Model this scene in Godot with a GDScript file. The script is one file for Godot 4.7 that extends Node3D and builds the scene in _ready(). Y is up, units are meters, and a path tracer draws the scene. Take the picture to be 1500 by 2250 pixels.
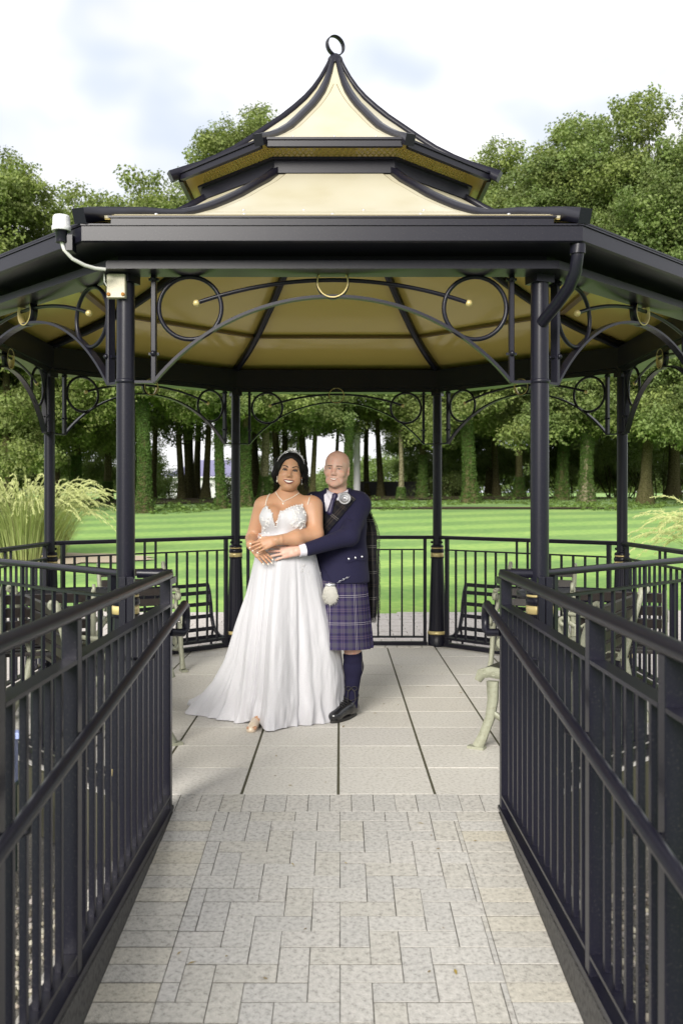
extends Node3D
# A wedding couple under an octagonal bandstand: ramp in front, lawn and wood behind. Metres, y up, bandstand floor at y = 0.

const CAM := Vector3(0.036, 1.42, 4.58)
const GC := Vector3(0, 0, -2.414)        # middle of the bandstand
const K8 := 0.41421356                   # tan 22.5 degrees
var M := {}
var used := {}
var rng := RandomNumberGenerator.new()


func _ready() -> void:
	rng.seed = 7
	setup_view()
	make_materials()
	build_ground()
	build_floor_and_ramp()
	build_gazebo()
	build_railings()
	build_ramp_railings()
	build_fittings()
	build_furniture()
	build_wood()
	build_far()
	build_grasses()
	build_bride()
	build_groom()


func setup_view() -> void:
	var cam := Camera3D.new()
	cam.name = "camera"
	cam.position = CAM
	cam.projection = Camera3D.PROJECTION_FRUSTUM
	cam.near = 0.05
	cam.far = 900.0
	cam.size = 2250.0 / 2080.0 * 0.05
	cam.frustum_offset = Vector2(3.0, -20.0) / 2080.0 * 0.05
	var ca := CameraAttributesPhysical.new()
	ca.frustum_focal_length = 35.0
	ca.exposure_aperture = 4.0
	ca.frustum_focus_distance = 6.1
	cam.attributes = ca
	add_child(cam)
	cam.make_current()
	var env := Environment.new()
	env.background_mode = Environment.BG_SKY
	env.tonemap_mode = Environment.TONE_MAPPER_LINEAR
	env.tonemap_exposure = EXPO
	env.sdfgi_enabled = true
	env.ssao_enabled = true
	env.ssil_enabled = true
	var sky := Sky.new()
	var sm := PanoramaSkyMaterial.new()
	sm.panorama = sky_picture()
	sm.energy_multiplier = SKY_E
	sky.sky_material = sm
	env.sky = sky
	var we := WorldEnvironment.new()
	we.name = "world_environment"
	we.environment = env
	add_child(we)
	var sun := DirectionalLight3D.new()
	sun.name = "sun"
	sun.light_color = Color(1.0, 0.98, 0.945)
	sun.light_energy = SUN_E
	sun.light_angular_distance = 24.0
	sun.shadow_enabled = true
	sun.look_at_from_position(SUN_AT, Vector3.ZERO)
	add_child(sun)


const EXPO := 3.3
const SKY_E := 0.40
const SUN_E := 0.5
const SUN_AT := Vector3(-2.6, 3.9, 8.0)


func sky_picture() -> ImageTexture:
	var w := 1024
	var h := 512
	var n := FastNoiseLite.new()
	n.seed = 11
	n.frequency = 1.0
	n.fractal_octaves = 5
	n.fractal_gain = 0.55
	var n2 := FastNoiseLite.new()
	n2.seed = 23
	n2.frequency = 1.0
	n2.fractal_octaves = 3
	var im := Image.create(w, h, false, Image.FORMAT_RGBAF)
	for j in h:
		var up := (0.5 - (j + 0.5) / h) * PI
		for i in w:
			var az := (i + 0.5) / w * TAU
			var d := Vector3(cos(up) * cos(az), sin(up), cos(up) * sin(az))
			var c: Color
			var y := maxf(d.y, 0.0)
			var q := Vector3(d.x, d.y * 1.8, d.z) * 2.3
			var v := n.get_noise_3dv(q) * 1.1 + n2.get_noise_3dv(q * 2.6) * 0.25
			var cl := smoothstep(-0.60, 0.06, v)
			var blue := Color(0.56, 0.63, 0.765).lerp(Color(0.62, 0.675, 0.765), 1.0 - y)
			var bright := 0.93 + 0.20 * n2.get_noise_3dv(q * 1.3 + Vector3(5, 1, 2))
			c = blue.lerp(Color(bright * 0.99, bright * 0.985, bright * 1.0), cl)
			if d.y < 0.0:
				c = c.lerp(Color(0.22, 0.24, 0.2), smoothstep(0.0, 0.05, -d.y))
			im.set_pixel(i, j, Color(c.r, c.g, c.b, 1))
	return ImageTexture.create_from_image(im)


# ---------- naming ----------
func numbered(called: String) -> String:
	if not used.has(called):
		used[called] = 0
		return called
	used[called] += 1
	return "%s_%03d" % [called, used[called]]


func tag(o: Node, label: String, category := "", group := "") -> Node:
	if label:
		o.set_meta("label", label)
	if category:
		o.set_meta("category", category)
	if group:
		o.set_meta("group", group)
	return o


func thing(called: String, label: String, category: String, at := Vector3.ZERO, turn := 0.0, group := "") -> Node3D:
	var o := Node3D.new()
	o.name = numbered(called)
	add_child(o)
	o.position = at
	o.rotation.y = turn
	tag(o, label, category, group)
	return o


func put(called: String, mesh: Mesh, m: Material, parent: Node = self, t := Transform3D()) -> MeshInstance3D:
	var o := MeshInstance3D.new()
	o.name = numbered(called) if parent == self else called
	o.mesh = mesh
	o.material_override = m
	o.transform = t
	parent.add_child(o, true)
	return o


func obj(called: String, st: SurfaceTool, m: Material, parent: Node = self, t := Transform3D()) -> MeshInstance3D:
	return put(called, done(st), m, parent, t)


func done(st: SurfaceTool) -> ArrayMesh:
	st.generate_normals()
	return st.commit()


func structure(o: Node) -> Node:
	o.set_meta("kind", "structure")
	return o


func stuff(o: Node) -> Node:
	o.set_meta("kind", "stuff")
	return o


func copy_of(o: Node3D, label: String, at: Vector3, turn: float) -> Node3D:
	var c: Node3D = o.duplicate()
	c.name = numbered(String(o.name).trim_suffix("_001"))
	add_child(c)
	c.position = at
	c.rotation.y = turn
	c.set_meta("label", label)
	return c


# ---------- shapes ----------
func mk() -> SurfaceTool:
	var st := SurfaceTool.new()
	st.begin(Mesh.PRIMITIVE_TRIANGLES)
	return st


func tri(st: SurfaceTool, a: Vector3, b: Vector3, c: Vector3) -> void:
	st.add_vertex(a)
	st.add_vertex(b)
	st.add_vertex(c)


func quad(st: SurfaceTool, a: Vector3, b: Vector3, c: Vector3, d: Vector3) -> void:   # clockwise seen from outside
	tri(st, a, b, c)
	tri(st, a, c, d)


func flat(st: SurfaceTool) -> void:
	st.set_smooth_group(-1)


func smooth(st: SurfaceTool, g := 0) -> void:
	st.set_smooth_group(g)


# a box given by its middle and size, with edges cut off by c
func bx(st: SurfaceTool, mid: Vector3, s: Vector3, t := Transform3D(), c := 0.0) -> void:
	flat(st)
	var h := s / 2
	if c <= 0.0:
		for ax in 3:
			for sg in [-1.0, 1.0]:
				var n := Vector3.ZERO
				n[ax] = sg
				var u := Vector3.ZERO
				u[(ax + 1) % 3] = h[(ax + 1) % 3]
				var v := Vector3.ZERO
				v[(ax + 2) % 3] = h[(ax + 2) % 3]
				var o := mid + n * h[ax]
				if sg > 0:
					quad(st, t * (o - u - v), t * (o - u + v), t * (o + u + v), t * (o + u - v))
				else:
					quad(st, t * (o - u - v), t * (o + u - v), t * (o + u + v), t * (o - u + v))
		return
	var poly := PackedVector2Array([Vector2(-h.x + c, -h.z), Vector2(h.x - c, -h.z), Vector2(h.x, -h.z + c), Vector2(h.x, h.z - c), Vector2(h.x - c, h.z), Vector2(-h.x + c, h.z), Vector2(-h.x, h.z - c), Vector2(-h.x, -h.z + c)])
	slab(st, poly, mid.y - h.y, mid.y + h.y, c, Transform3D(t.basis, t * Vector3(mid.x, 0, mid.z)))


# a plate over a convex outline in x and z from y0 to y1, its upper edge cut off by c
func slab(st: SurfaceTool, poly: PackedVector2Array, y0: float, y1: float, c: float, t := Transform3D()) -> void:
	flat(st)
	if Geometry2D.is_polygon_clockwise(poly):
		poly.reverse()
	var n := poly.size()
	var mid := Vector2.ZERO
	for p in poly:
		mid += p / n
	var inner := PackedVector2Array()
	for p in poly:
		var q := p - mid
		inner.append(mid + q * (1.0 - minf(0.9, c * 1.2 / maxf(q.length(), 0.001))))
	for i in n:
		var a := poly[i]
		var b := poly[(i + 1) % n]
		var a2 := inner[i]
		var b2 := inner[(i + 1) % n]
		quad(st, t * Vector3(a.x, y0, a.y), t * Vector3(a.x, y1 - c, a.y), t * Vector3(b.x, y1 - c, b.y), t * Vector3(b.x, y0, b.y))
		if c > 0:
			quad(st, t * Vector3(a.x, y1 - c, a.y), t * Vector3(a2.x, y1, a2.y), t * Vector3(b2.x, y1, b2.y), t * Vector3(b.x, y1 - c, b.y))
		if i > 0 and i < n - 1:
			tri(st, t * Vector3(inner[0].x, y1, inner[0].y), t * Vector3(b2.x, y1, b2.y), t * Vector3(a2.x, y1, a2.y))
			tri(st, t * Vector3(poly[0].x, y0, poly[0].y), t * Vector3(a.x, y0, a.y), t * Vector3(b.x, y0, b.y))


# an outline in x and y pushed out from z0 to z1 (any shape without holes)
func prism(st: SurfaceTool, poly: PackedVector2Array, z0: float, z1: float, t := Transform3D()) -> void:
	flat(st)
	if Geometry2D.is_polygon_clockwise(poly):
		poly.reverse()
	var n := poly.size()
	for i in n:
		var a := poly[i]
		var b := poly[(i + 1) % n]
		quad(st, t * Vector3(a.x, a.y, z0), t * Vector3(a.x, a.y, z1), t * Vector3(b.x, b.y, z1), t * Vector3(b.x, b.y, z0))
	var ix := Geometry2D.triangulate_polygon(poly)
	for k in range(0, ix.size(), 3):
		var a := poly[ix[k]]
		var b := poly[ix[k + 1]]
		var c := poly[ix[k + 2]]
		if (b - a).cross(c - a) > 0:
			var w := b
			b = c
			c = w
		tri(st, t * Vector3(a.x, a.y, z1), t * Vector3(b.x, b.y, z1), t * Vector3(c.x, c.y, z1))
		tri(st, t * Vector3(a.x, a.y, z0), t * Vector3(c.x, c.y, z0), t * Vector3(b.x, b.y, z0))


# rings of equal length joined into a skin; ring points run anticlockwise seen along the way of travel from behind
func skin(st: SurfaceTool, rings: Array, closed := true, capped := true, group := 1, uvs: Array = []) -> void:
	smooth(st, group)
	var m: int = rings[0].size()
	for i in rings.size() - 1:
		var a: PackedVector3Array = rings[i]
		var b: PackedVector3Array = rings[i + 1]
		for k in (m if closed else m - 1):
			var l := (k + 1) % m
			if uvs.is_empty():
				quad(st, a[k], a[l], b[l], b[k])
			else:
				var u: PackedVector2Array = uvs[i]
				var w: PackedVector2Array = uvs[i + 1]
				for q in [[a[k], u[k]], [a[k + 1], u[k + 1]], [b[k + 1], w[k + 1]], [a[k], u[k]], [b[k + 1], w[k + 1]], [b[k], w[k]]]:
					st.set_uv(q[1])
					st.add_vertex(q[0])
	if capped and closed:
		flat(st)
		for e in [0, rings.size() - 1]:
			var r: PackedVector3Array = rings[e]
			var c := Vector3.ZERO
			for p in r:
				c += p / m
			for k in m:
				if e == 0:
					tri(st, c, r[(k + 1) % m], r[k])
				else:
					tri(st, c, r[k], r[(k + 1) % m])


# a tube or bar along points; prof gives its section in (side, up)
func sweep(st: SurfaceTool, pts: Array, prof: PackedVector2Array, up := Vector3.UP, loop := false, scales: Array = [], facet := false) -> void:
	var rings := []
	var n := pts.size()
	var last_u := up
	for i in n:
		var a: Vector3 = pts[(i - 1 + n) % n] if loop else pts[maxi(i - 1, 0)]
		var b: Vector3 = pts[(i + 1) % n] if loop else pts[mini(i + 1, n - 1)]
		var d := (b - a).normalized()
		var s := d.cross(last_u)
		if s.length() < 0.05:
			s = d.cross(Vector3(0.3, 0.2, 0.93))
		s = s.normalized()
		var u := s.cross(d).normalized()
		last_u = u if up == Vector3.UP or facet else up
		var r := PackedVector3Array()
		var sc: float = scales[i] if scales.size() else 1.0
		for p in prof:
			r.append((pts[i] as Vector3) + (s * p.x + u * p.y) * sc)
		rings.append(r)
	if loop:
		rings.append(rings[0])
	skin(st, rings, true, not loop, -1 if facet else 1)


func circle(r: float, n := 8, flatness := 1.0) -> PackedVector2Array:
	var p := PackedVector2Array()
	for i in n:
		var a := -TAU * i / n
		p.append(Vector2(cos(a) * r, sin(a) * r * flatness))
	return p


func rect(w: float, h: float) -> PackedVector2Array:
	return PackedVector2Array([Vector2(-w, h) / 2, Vector2(w, h) / 2, Vector2(w, -h) / 2, Vector2(-w, -h) / 2])


func tube(st: SurfaceTool, pts: Array, r: float, n := 8, scales: Array = [], loop := false) -> void:
	sweep(st, pts, circle(r, n), Vector3.UP, loop, scales)


func ringpts(c: Vector3, r: float, u: Vector3, v: Vector3, n := 32, a0 := 0.0, a1 := TAU) -> Array:
	var p := []
	var whole := absf(a1 - a0 - TAU) < 1e-4
	for i in (n if whole else n + 1):
		var a := a0 + (a1 - a0) * i / n
		p.append(c + u * cos(a) * r + v * sin(a) * r)
	return p


# a turned shape: prof is (radius, height) upwards
func lathe(st: SurfaceTool, prof: Array, seg := 20, t := Transform3D(), group := 1, capped := true) -> void:
	var rings := []
	for p in prof:
		var r := PackedVector3Array()
		for k in seg:
			var a := -TAU * k / seg
			r.append(t * Vector3(cos(a) * p.x, p.y, sin(a) * p.x))
		rings.append(r)
	skin(st, rings, true, capped, group)


func ball(st: SurfaceTool, c: Vector3, r: Vector3, seg := 12, b := Basis()) -> void:
	var rings := []
	var n := maxi(5, seg / 2)
	for j in n + 1:
		var e := -PI / 2 + PI * j / n
		var ring := PackedVector3Array()
		for k in seg:
			var a := -TAU * k / seg
			ring.append(c + b * (Vector3(cos(a) * maxf(cos(e), 0.002), sin(e), sin(a) * maxf(cos(e), 0.002)) * r))
		rings.append(ring)
	skin(st, rings, true, false, 2)


func arc_y(a: Vector2, b: Vector2, rise: float, n: int) -> Array:      # points of a circle's arc over the chord a-b in x and y
	var out := []
	var half := (b - a).length() / 2
	var r := (half * half + rise * rise) / (2 * rise)
	var th := asin(half / r)
	var mid := (a + b) / 2
	for i in n + 1:
		var p := -th + 2 * th * i / n
		out.append(Vector3(mid.x + sin(p) * r, mid.y + rise - r + cos(p) * r, 0))
	return out


# ---------- materials ----------
func lin(r: float, g: float, b: float) -> Color:
	return Color(r, g, b).linear_to_srgb()


func noise_tex(s: int, freq: float, stops: Array, size := 512, oct := 4, kind := FastNoiseLite.TYPE_SIMPLEX_SMOOTH, gain := 0.5) -> NoiseTexture2D:
	var n := FastNoiseLite.new()
	n.seed = s
	n.noise_type = kind
	n.frequency = freq
	n.fractal_octaves = oct
	n.fractal_gain = gain
	var t := NoiseTexture2D.new()
	t.width = size
	t.height = size
	t.seamless = true
	t.noise = n
	var g := Gradient.new()
	var off := PackedFloat32Array()
	var cols := PackedColorArray()
	for q in stops:
		off.append(q[0])
		cols.append(q[1])
	g.offsets = off
	g.colors = cols
	t.color_ramp = g
	return t


func std(c: Color, rough: float, metal := 0.0, spec := 0.5) -> StandardMaterial3D:
	var m := StandardMaterial3D.new()
	m.albedo_color = c
	m.roughness = rough
	m.metallic = metal
	m.metallic_specular = spec
	return m


func tri_tex(m: StandardMaterial3D, tex: Texture2D, scale: float, world := true) -> StandardMaterial3D:
	m.albedo_texture = tex
	m.uv1_triplanar = true
	m.uv1_world_triplanar = world
	m.uv1_scale = Vector3.ONE * scale
	return m


func bumpy(m: StandardMaterial3D, tex: Texture2D, much: float) -> void:
	m.normal_enabled = true
	m.normal_texture = tex
	m.normal_scale = much


func make_materials() -> void:
	var g := func(v): return Color(v, v, v)
	var speck := noise_tex(3, 0.09, [[0.0, g.call(0.55)], [0.32, g.call(0.86)], [0.5, g.call(0.95)], [1.0, g.call(1.0)]], 512, 5)
	var bump := noise_tex(5, 0.16, [[0.0, g.call(0.0)], [1.0, g.call(1.0)]], 512, 4)
	bump.as_normal_map = true
	bump.bump_strength = 4.0
	var blot := noise_tex(9, 0.02, [[0.0, Color(0.74, 0.73, 0.71)], [0.30, Color(0.90, 0.895, 0.885)], [0.48, Color(0.965, 0.963, 0.957)], [1.0, Color(1, 1, 1)]], 1024, 6, FastNoiseLite.TYPE_SIMPLEX_SMOOTH, 0.7)
	var wear := noise_tex(15, 0.05, [[0.0, g.call(0.62)], [0.4, g.call(0.9)], [0.62, g.call(1.0)], [1.0, g.call(1.0)]], 512, 5)
	# black paint, a little dusty
	var pm := noise_tex(21, 0.07, [[0.0, Color(0.36, 0.36, 0.46)], [0.55, Color(0.385, 0.385, 0.485)], [0.68, Color(0.43, 0.425, 0.50)], [0.78, Color(0.60, 0.59, 0.60)], [0.86, Color(0.95, 0.93, 0.88)]], 1024, 6, FastNoiseLite.TYPE_SIMPLEX_SMOOTH, 0.62)
	M.black = tri_tex(std(lin(0.072, 0.070, 0.082), 0.33, 0.0, 0.38), pm, 1.6)
	M.gold = std(lin(0.62, 0.50, 0.22), 0.34, 0.25, 0.6)
	M.cream = tri_tex(std(lin(0.52, 0.487, 0.372), 0.38, 0.0, 0.5), noise_tex(31, 0.006, [[0.0, Color(0.93, 0.915, 0.86)], [0.42, Color(0.98, 0.975, 0.955)], [1.0, Color(1, 1, 1)]], 512, 6), 0.6)
	M.sealant = std(lin(0.20, 0.165, 0.09), 0.7)
	M.lining = std(lin(0.58, 0.435, 0.135), 0.16, 0.0, 0.55)
	M.purlin = std(lin(0.16, 0.10, 0.035), 0.5)
	M.brass_mesh = std(lin(0.50, 0.40, 0.13), 0.5, 0.1)
	# paving
	for k in 5:
		var base: Color = [lin(0.645, 0.625, 0.585), lin(0.665, 0.645, 0.60), lin(0.63, 0.61, 0.575), lin(0.65, 0.625, 0.575), lin(0.67, 0.65, 0.605)][k]
		var m := tri_tex(std(base, 0.86, 0, 0.35), blot, 1.7 + 0.13 * k)
		m.uv1_offset = Vector3(0.31, 0.17, 0.43) * k
		bumpy(m, bump, 0.35)
		M["slab%d" % k] = m
	var aggregate := noise_tex(41, 0.020, [[0.0, Color(0.58, 0.575, 0.56)], [0.25, Color(0.79, 0.782, 0.768)], [0.38, Color(0.90, 0.895, 0.88)], [0.58, Color(0.95, 0.945, 0.93)], [0.8, Color(1, 0.995, 0.98)], [1.0, Color(1, 1, 1)]], 1024, 7, FastNoiseLite.TYPE_SIMPLEX_SMOOTH, 0.74)
	for k in 6:
		var base: Color = [lin(0.56, 0.545, 0.51), lin(0.575, 0.562, 0.54), lin(0.60, 0.575, 0.515), lin(0.545, 0.537, 0.522), lin(0.58, 0.57, 0.55), lin(0.585, 0.555, 0.48)][k]
		var m := tri_tex(std(base, 0.9, 0, 0.3), aggregate, 1.5 + 0.12 * k)
		m.uv1_offset = Vector3(0.23, 0.39, 0.11) * k
		bumpy(m, bump, 0.4)
		M["paver%d" % k] = m
	M.joint = tri_tex(std(lin(0.105, 0.10, 0.085), 0.95, 0, 0.2), speck, 6.0)
	M.moss_joint = tri_tex(std(lin(0.15, 0.145, 0.125), 0.95, 0, 0.2), noise_tex(43, 0.08, [[0.0, Color(0.55, 0.58, 0.4)], [0.5, Color(0.85, 0.84, 0.76)], [1.0, Color(1, 1, 1)]]), 5.0)
	M.kerb = tri_tex(std(lin(0.085, 0.082, 0.078), 0.75, 0, 0.4), wear, 1.5)
	M.concrete = tri_tex(std(lin(0.48, 0.46, 0.42), 0.9, 0, 0.3), speck, 2.0)
	M.path = tri_tex(std(lin(0.56, 0.52, 0.49), 0.9, 0, 0.3), blot, 0.7)
	M.sand = tri_tex(std(lin(0.50, 0.42, 0.32), 0.95, 0, 0.2), speck, 1.0)
	M.gravel = tri_tex(std(lin(0.33, 0.31, 0.27), 0.9, 0, 0.3), noise_tex(47, 0.06, [[0.0, g.call(0.25)], [0.45, g.call(0.7)], [1.0, g.call(1.0)]], 512, 3, FastNoiseLite.TYPE_CELLULAR), 3.0)
	M.stone = std(lin(0.42, 0.40, 0.36), 0.85, 0, 0.3)
	M.stone.vertex_color_use_as_albedo = true
	M.soil = tri_tex(std(lin(0.085, 0.068, 0.046), 0.95, 0, 0.2), speck, 0.8)
	# plants
	M.leaf = std(Color(1, 1, 1), 0.55, 0, 0.4)
	M.leaf.vertex_color_use_as_albedo = true
	M.leaf.cull_mode = BaseMaterial3D.CULL_DISABLED
	M.leaf.backlight_enabled = true
	M.leaf.backlight = Color(0.7, 0.75, 0.4)
	M.bark = tri_tex(std(lin(0.15, 0.125, 0.092), 0.95, 0, 0.2), noise_tex(52, 0.03, [[0.0, Color(0.35, 0.34, 0.3)], [0.5, Color(0.75, 0.8, 0.6)], [1.0, g.call(1)]], 512, 5), 0.8)
	M.bark_pale = tri_tex(std(lin(0.30, 0.27, 0.21), 0.9, 0, 0.2), noise_tex(53, 0.025, [[0.0, Color(0.3, 0.3, 0.24)], [0.5, Color(0.8, 0.8, 0.7)], [1.0, g.call(1)]], 512, 5), 0.8)
	M.straw = std(Color(1, 1, 1), 0.7, 0, 0.3)
	M.straw.vertex_color_use_as_albedo = true
	M.straw.cull_mode = BaseMaterial3D.CULL_DISABLED
	M.straw.backlight_enabled = true
	M.straw.backlight = Color(0.6, 0.58, 0.4)
	# furniture
	M.cast = tri_tex(std(lin(0.34, 0.35, 0.265), 0.5, 0, 0.5), blot, 2.0)
	M.slat = tri_tex(std(lin(0.030, 0.024, 0.022), 0.4, 0, 0.5), wear, 2.0)
	M.green_slat = tri_tex(std(lin(0.025, 0.07, 0.065), 0.35, 0, 0.5), wear, 2.0)
	M.blue_bar = std(lin(0.30, 0.36, 0.62), 0.35, 0, 0.5)
	M.wicker = std(lin(0.035, 0.036, 0.042), 0.45, 0, 0.5)
	M.pvc = std(lin(0.72, 0.72, 0.70), 0.5)
	M.lens = tri_tex(std(lin(0.74, 0.74, 0.76), 0.3, 0, 0.6), wear, 4.0)
	M.box = tri_tex(std(lin(0.66, 0.61, 0.47), 0.5), wear, 6.0)
	M.rust = std(lin(0.34, 0.15, 0.03), 0.8)
	M.wall = tri_tex(std(lin(0.74, 0.73, 0.74), 0.9), speck, 0.6)
	M.slate = tri_tex(std(lin(0.23, 0.22, 0.36), 0.7), speck, 0.5)
	M.white = std(lin(0.75, 0.75, 0.75), 0.6)
	# people
	M.skin_f = std(lin(0.50, 0.275, 0.165), 0.46, 0, 0.45)
	M.skin_m = tri_tex(std(lin(0.62, 0.42, 0.34), 0.5, 0, 0.45), noise_tex(61, 0.02, [[0.0, Color(1.0, 0.86, 0.83)], [0.5, Color(1, 0.97, 0.96)], [1.0, Color(1, 1, 1)]], 256, 4), 4.0)
	for m in [M.skin_f, M.skin_m]:
		m.subsurf_scatter_enabled = true
		m.subsurf_scatter_strength = 0.15
	M.hair = std(lin(0.007, 0.006, 0.0065), 0.55, 0, 0.3)
	M.lash = std(lin(0.012, 0.010, 0.010), 0.6)
	M.brow_m = std(lin(0.13, 0.08, 0.055), 0.8)
	M.eye = std(lin(0.52, 0.50, 0.48), 0.25)
	M.iris_f = std(lin(0.03, 0.015, 0.008), 0.15)
	M.iris_m = std(lin(0.05, 0.07, 0.09), 0.2)
	M.teeth = std(lin(0.80, 0.77, 0.71), 0.3)
	M.lip_f = std(lin(0.22, 0.055, 0.05), 0.35)
	M.lip_m = std(lin(0.43, 0.19, 0.15), 0.5)
	M.shadow_lid = std(lin(0.16, 0.075, 0.05), 0.5)
	M.satin = tri_tex(std(lin(0.68, 0.675, 0.685), 0.5, 0, 0.5), noise_tex(63, 0.12, [[0.0, Color(0.82, 0.82, 0.86)], [0.45, Color(0.94, 0.94, 0.955)], [1.0, Color(1, 1, 1)]], 512, 3), 3.0)
	bumpy(M.satin, bump, 0.18)
	M.satin.rim_enabled = true
	M.satin.rim = 0.3
	M.lace = std(lin(0.74, 0.73, 0.725), 0.6)
	M.veil = std(lin(0.8, 0.82, 0.85), 0.6)
	M.pearl = std(lin(0.80, 0.72, 0.62), 0.2, 0, 0.7)
	M.silver = std(lin(0.72, 0.72, 0.74), 0.28, 0.85)
	M.old_silver = std(lin(0.30, 0.30, 0.315), 0.42, 0.8)
	M.navy = tri_tex(std(lin(0.0165, 0.0155, 0.044), 0.85, 0, 0.3), speck, 9.0)
	M.navy.rim_enabled = true
	M.navy.rim = 0.25
	M.sock = tri_tex(std(lin(0.0165, 0.0155, 0.040), 0.9, 0, 0.25), speck, 12.0)
	M.tie = std(lin(0.022, 0.016, 0.06), 0.45)
	M.shirt = std(lin(0.74, 0.72, 0.80), 0.7)
	M.leather = std(lin(0.010, 0.010, 0.012), 0.25, 0, 0.6)
	M.sole = std(lin(0.02, 0.018, 0.016), 0.6)
	M.fur = std(lin(0.44, 0.43, 0.39), 0.9)
	M.shoe_f = std(lin(0.72, 0.60, 0.46), 0.35, 0.2)
	M.kilt = std(Color(1, 1, 1), 0.85, 0, 0.3)
	M.kilt.albedo_texture = tartan(lin(0.034, 0.026, 0.080), lin(0.064, 0.059, 0.084), lin(0.014, 0.011, 0.038), lin(0.40, 0.38, 0.42), lin(0.17, 0.125, 0.12))
	M.plaid = std(Color(1, 1, 1), 0.9, 0, 0.25)
	M.plaid.albedo_texture = tartan(lin(0.012, 0.012, 0.016), lin(0.024, 0.022, 0.022), lin(0.009, 0.009, 0.013), lin(0.28, 0.26, 0.24), lin(0.12, 0.085, 0.06))
	M.plaid.cull_mode = BaseMaterial3D.CULL_DISABLED
	M.fringe = std(lin(0.035, 0.032, 0.03), 0.9)


# one repeat of a woven check: broad blocks, a white pair, a tan pair half way
func tartan(base: Color, grey: Color, dark: Color, white: Color, tan_line: Color) -> ImageTexture:
	var n := 256
	var im := Image.create(n, n, false, Image.FORMAT_RGB8)
	var band := func(p: float) -> Array:
		if absf(p - 0.035) < 0.008 or absf(p - 0.105) < 0.008:
			return [white, 0.8]
		if absf(p - 0.535) < 0.007 or absf(p - 0.605) < 0.007:
			return [tan_line, 0.75]
		if p < 0.14:
			return [dark, 0.45]
		if p > 0.24 and p < 0.40:
			return [grey, 0.6]
		if p > 0.44 and p < 0.48 or p > 0.66 and p < 0.70:
			return [dark, 0.6]
		if p > 0.76 and p < 0.92:
			return [grey, 0.6]
		return [base, 0.5]
	for j in n:
		var b: Array = band.call(float(j) / n)
		for i in n:
			var a: Array = band.call(float(i) / n)
			var w: float = clampf(0.5 + (a[1] - b[1]) * 0.9, 0, 1)
			var c: Color = b[0].lerp(a[0], w)
			if (i + j) % 4 < 2:
				c = c.darkened(0.08)
			im.set_pixel(i, j, c)
	return ImageTexture.create_from_image(im)


# ---------- ground ----------
func gy(x: float, z: float) -> float:
	var d := CAM.z - z
	if z > -3.0:
		return lerpf(-0.13, -0.47, smoothstep(-3.0, 1.2, z))
	if d < 13.3:
		return -0.13
	if d < 44.0:
		return -0.13 + 0.0556 * (d - 13.3) + 0.12 * sin(x * 0.12 + 1.0) * smoothstep(20, 40, d)
	var e := 1.577 + 0.12 * sin(x * 0.12 + 1.0)
	if d < 62.0:
		return e - 0.25 * smoothstep(44, 60, d)
	return e - 0.25 + minf(d - 62.0, 240.0) * 0.0145


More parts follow.
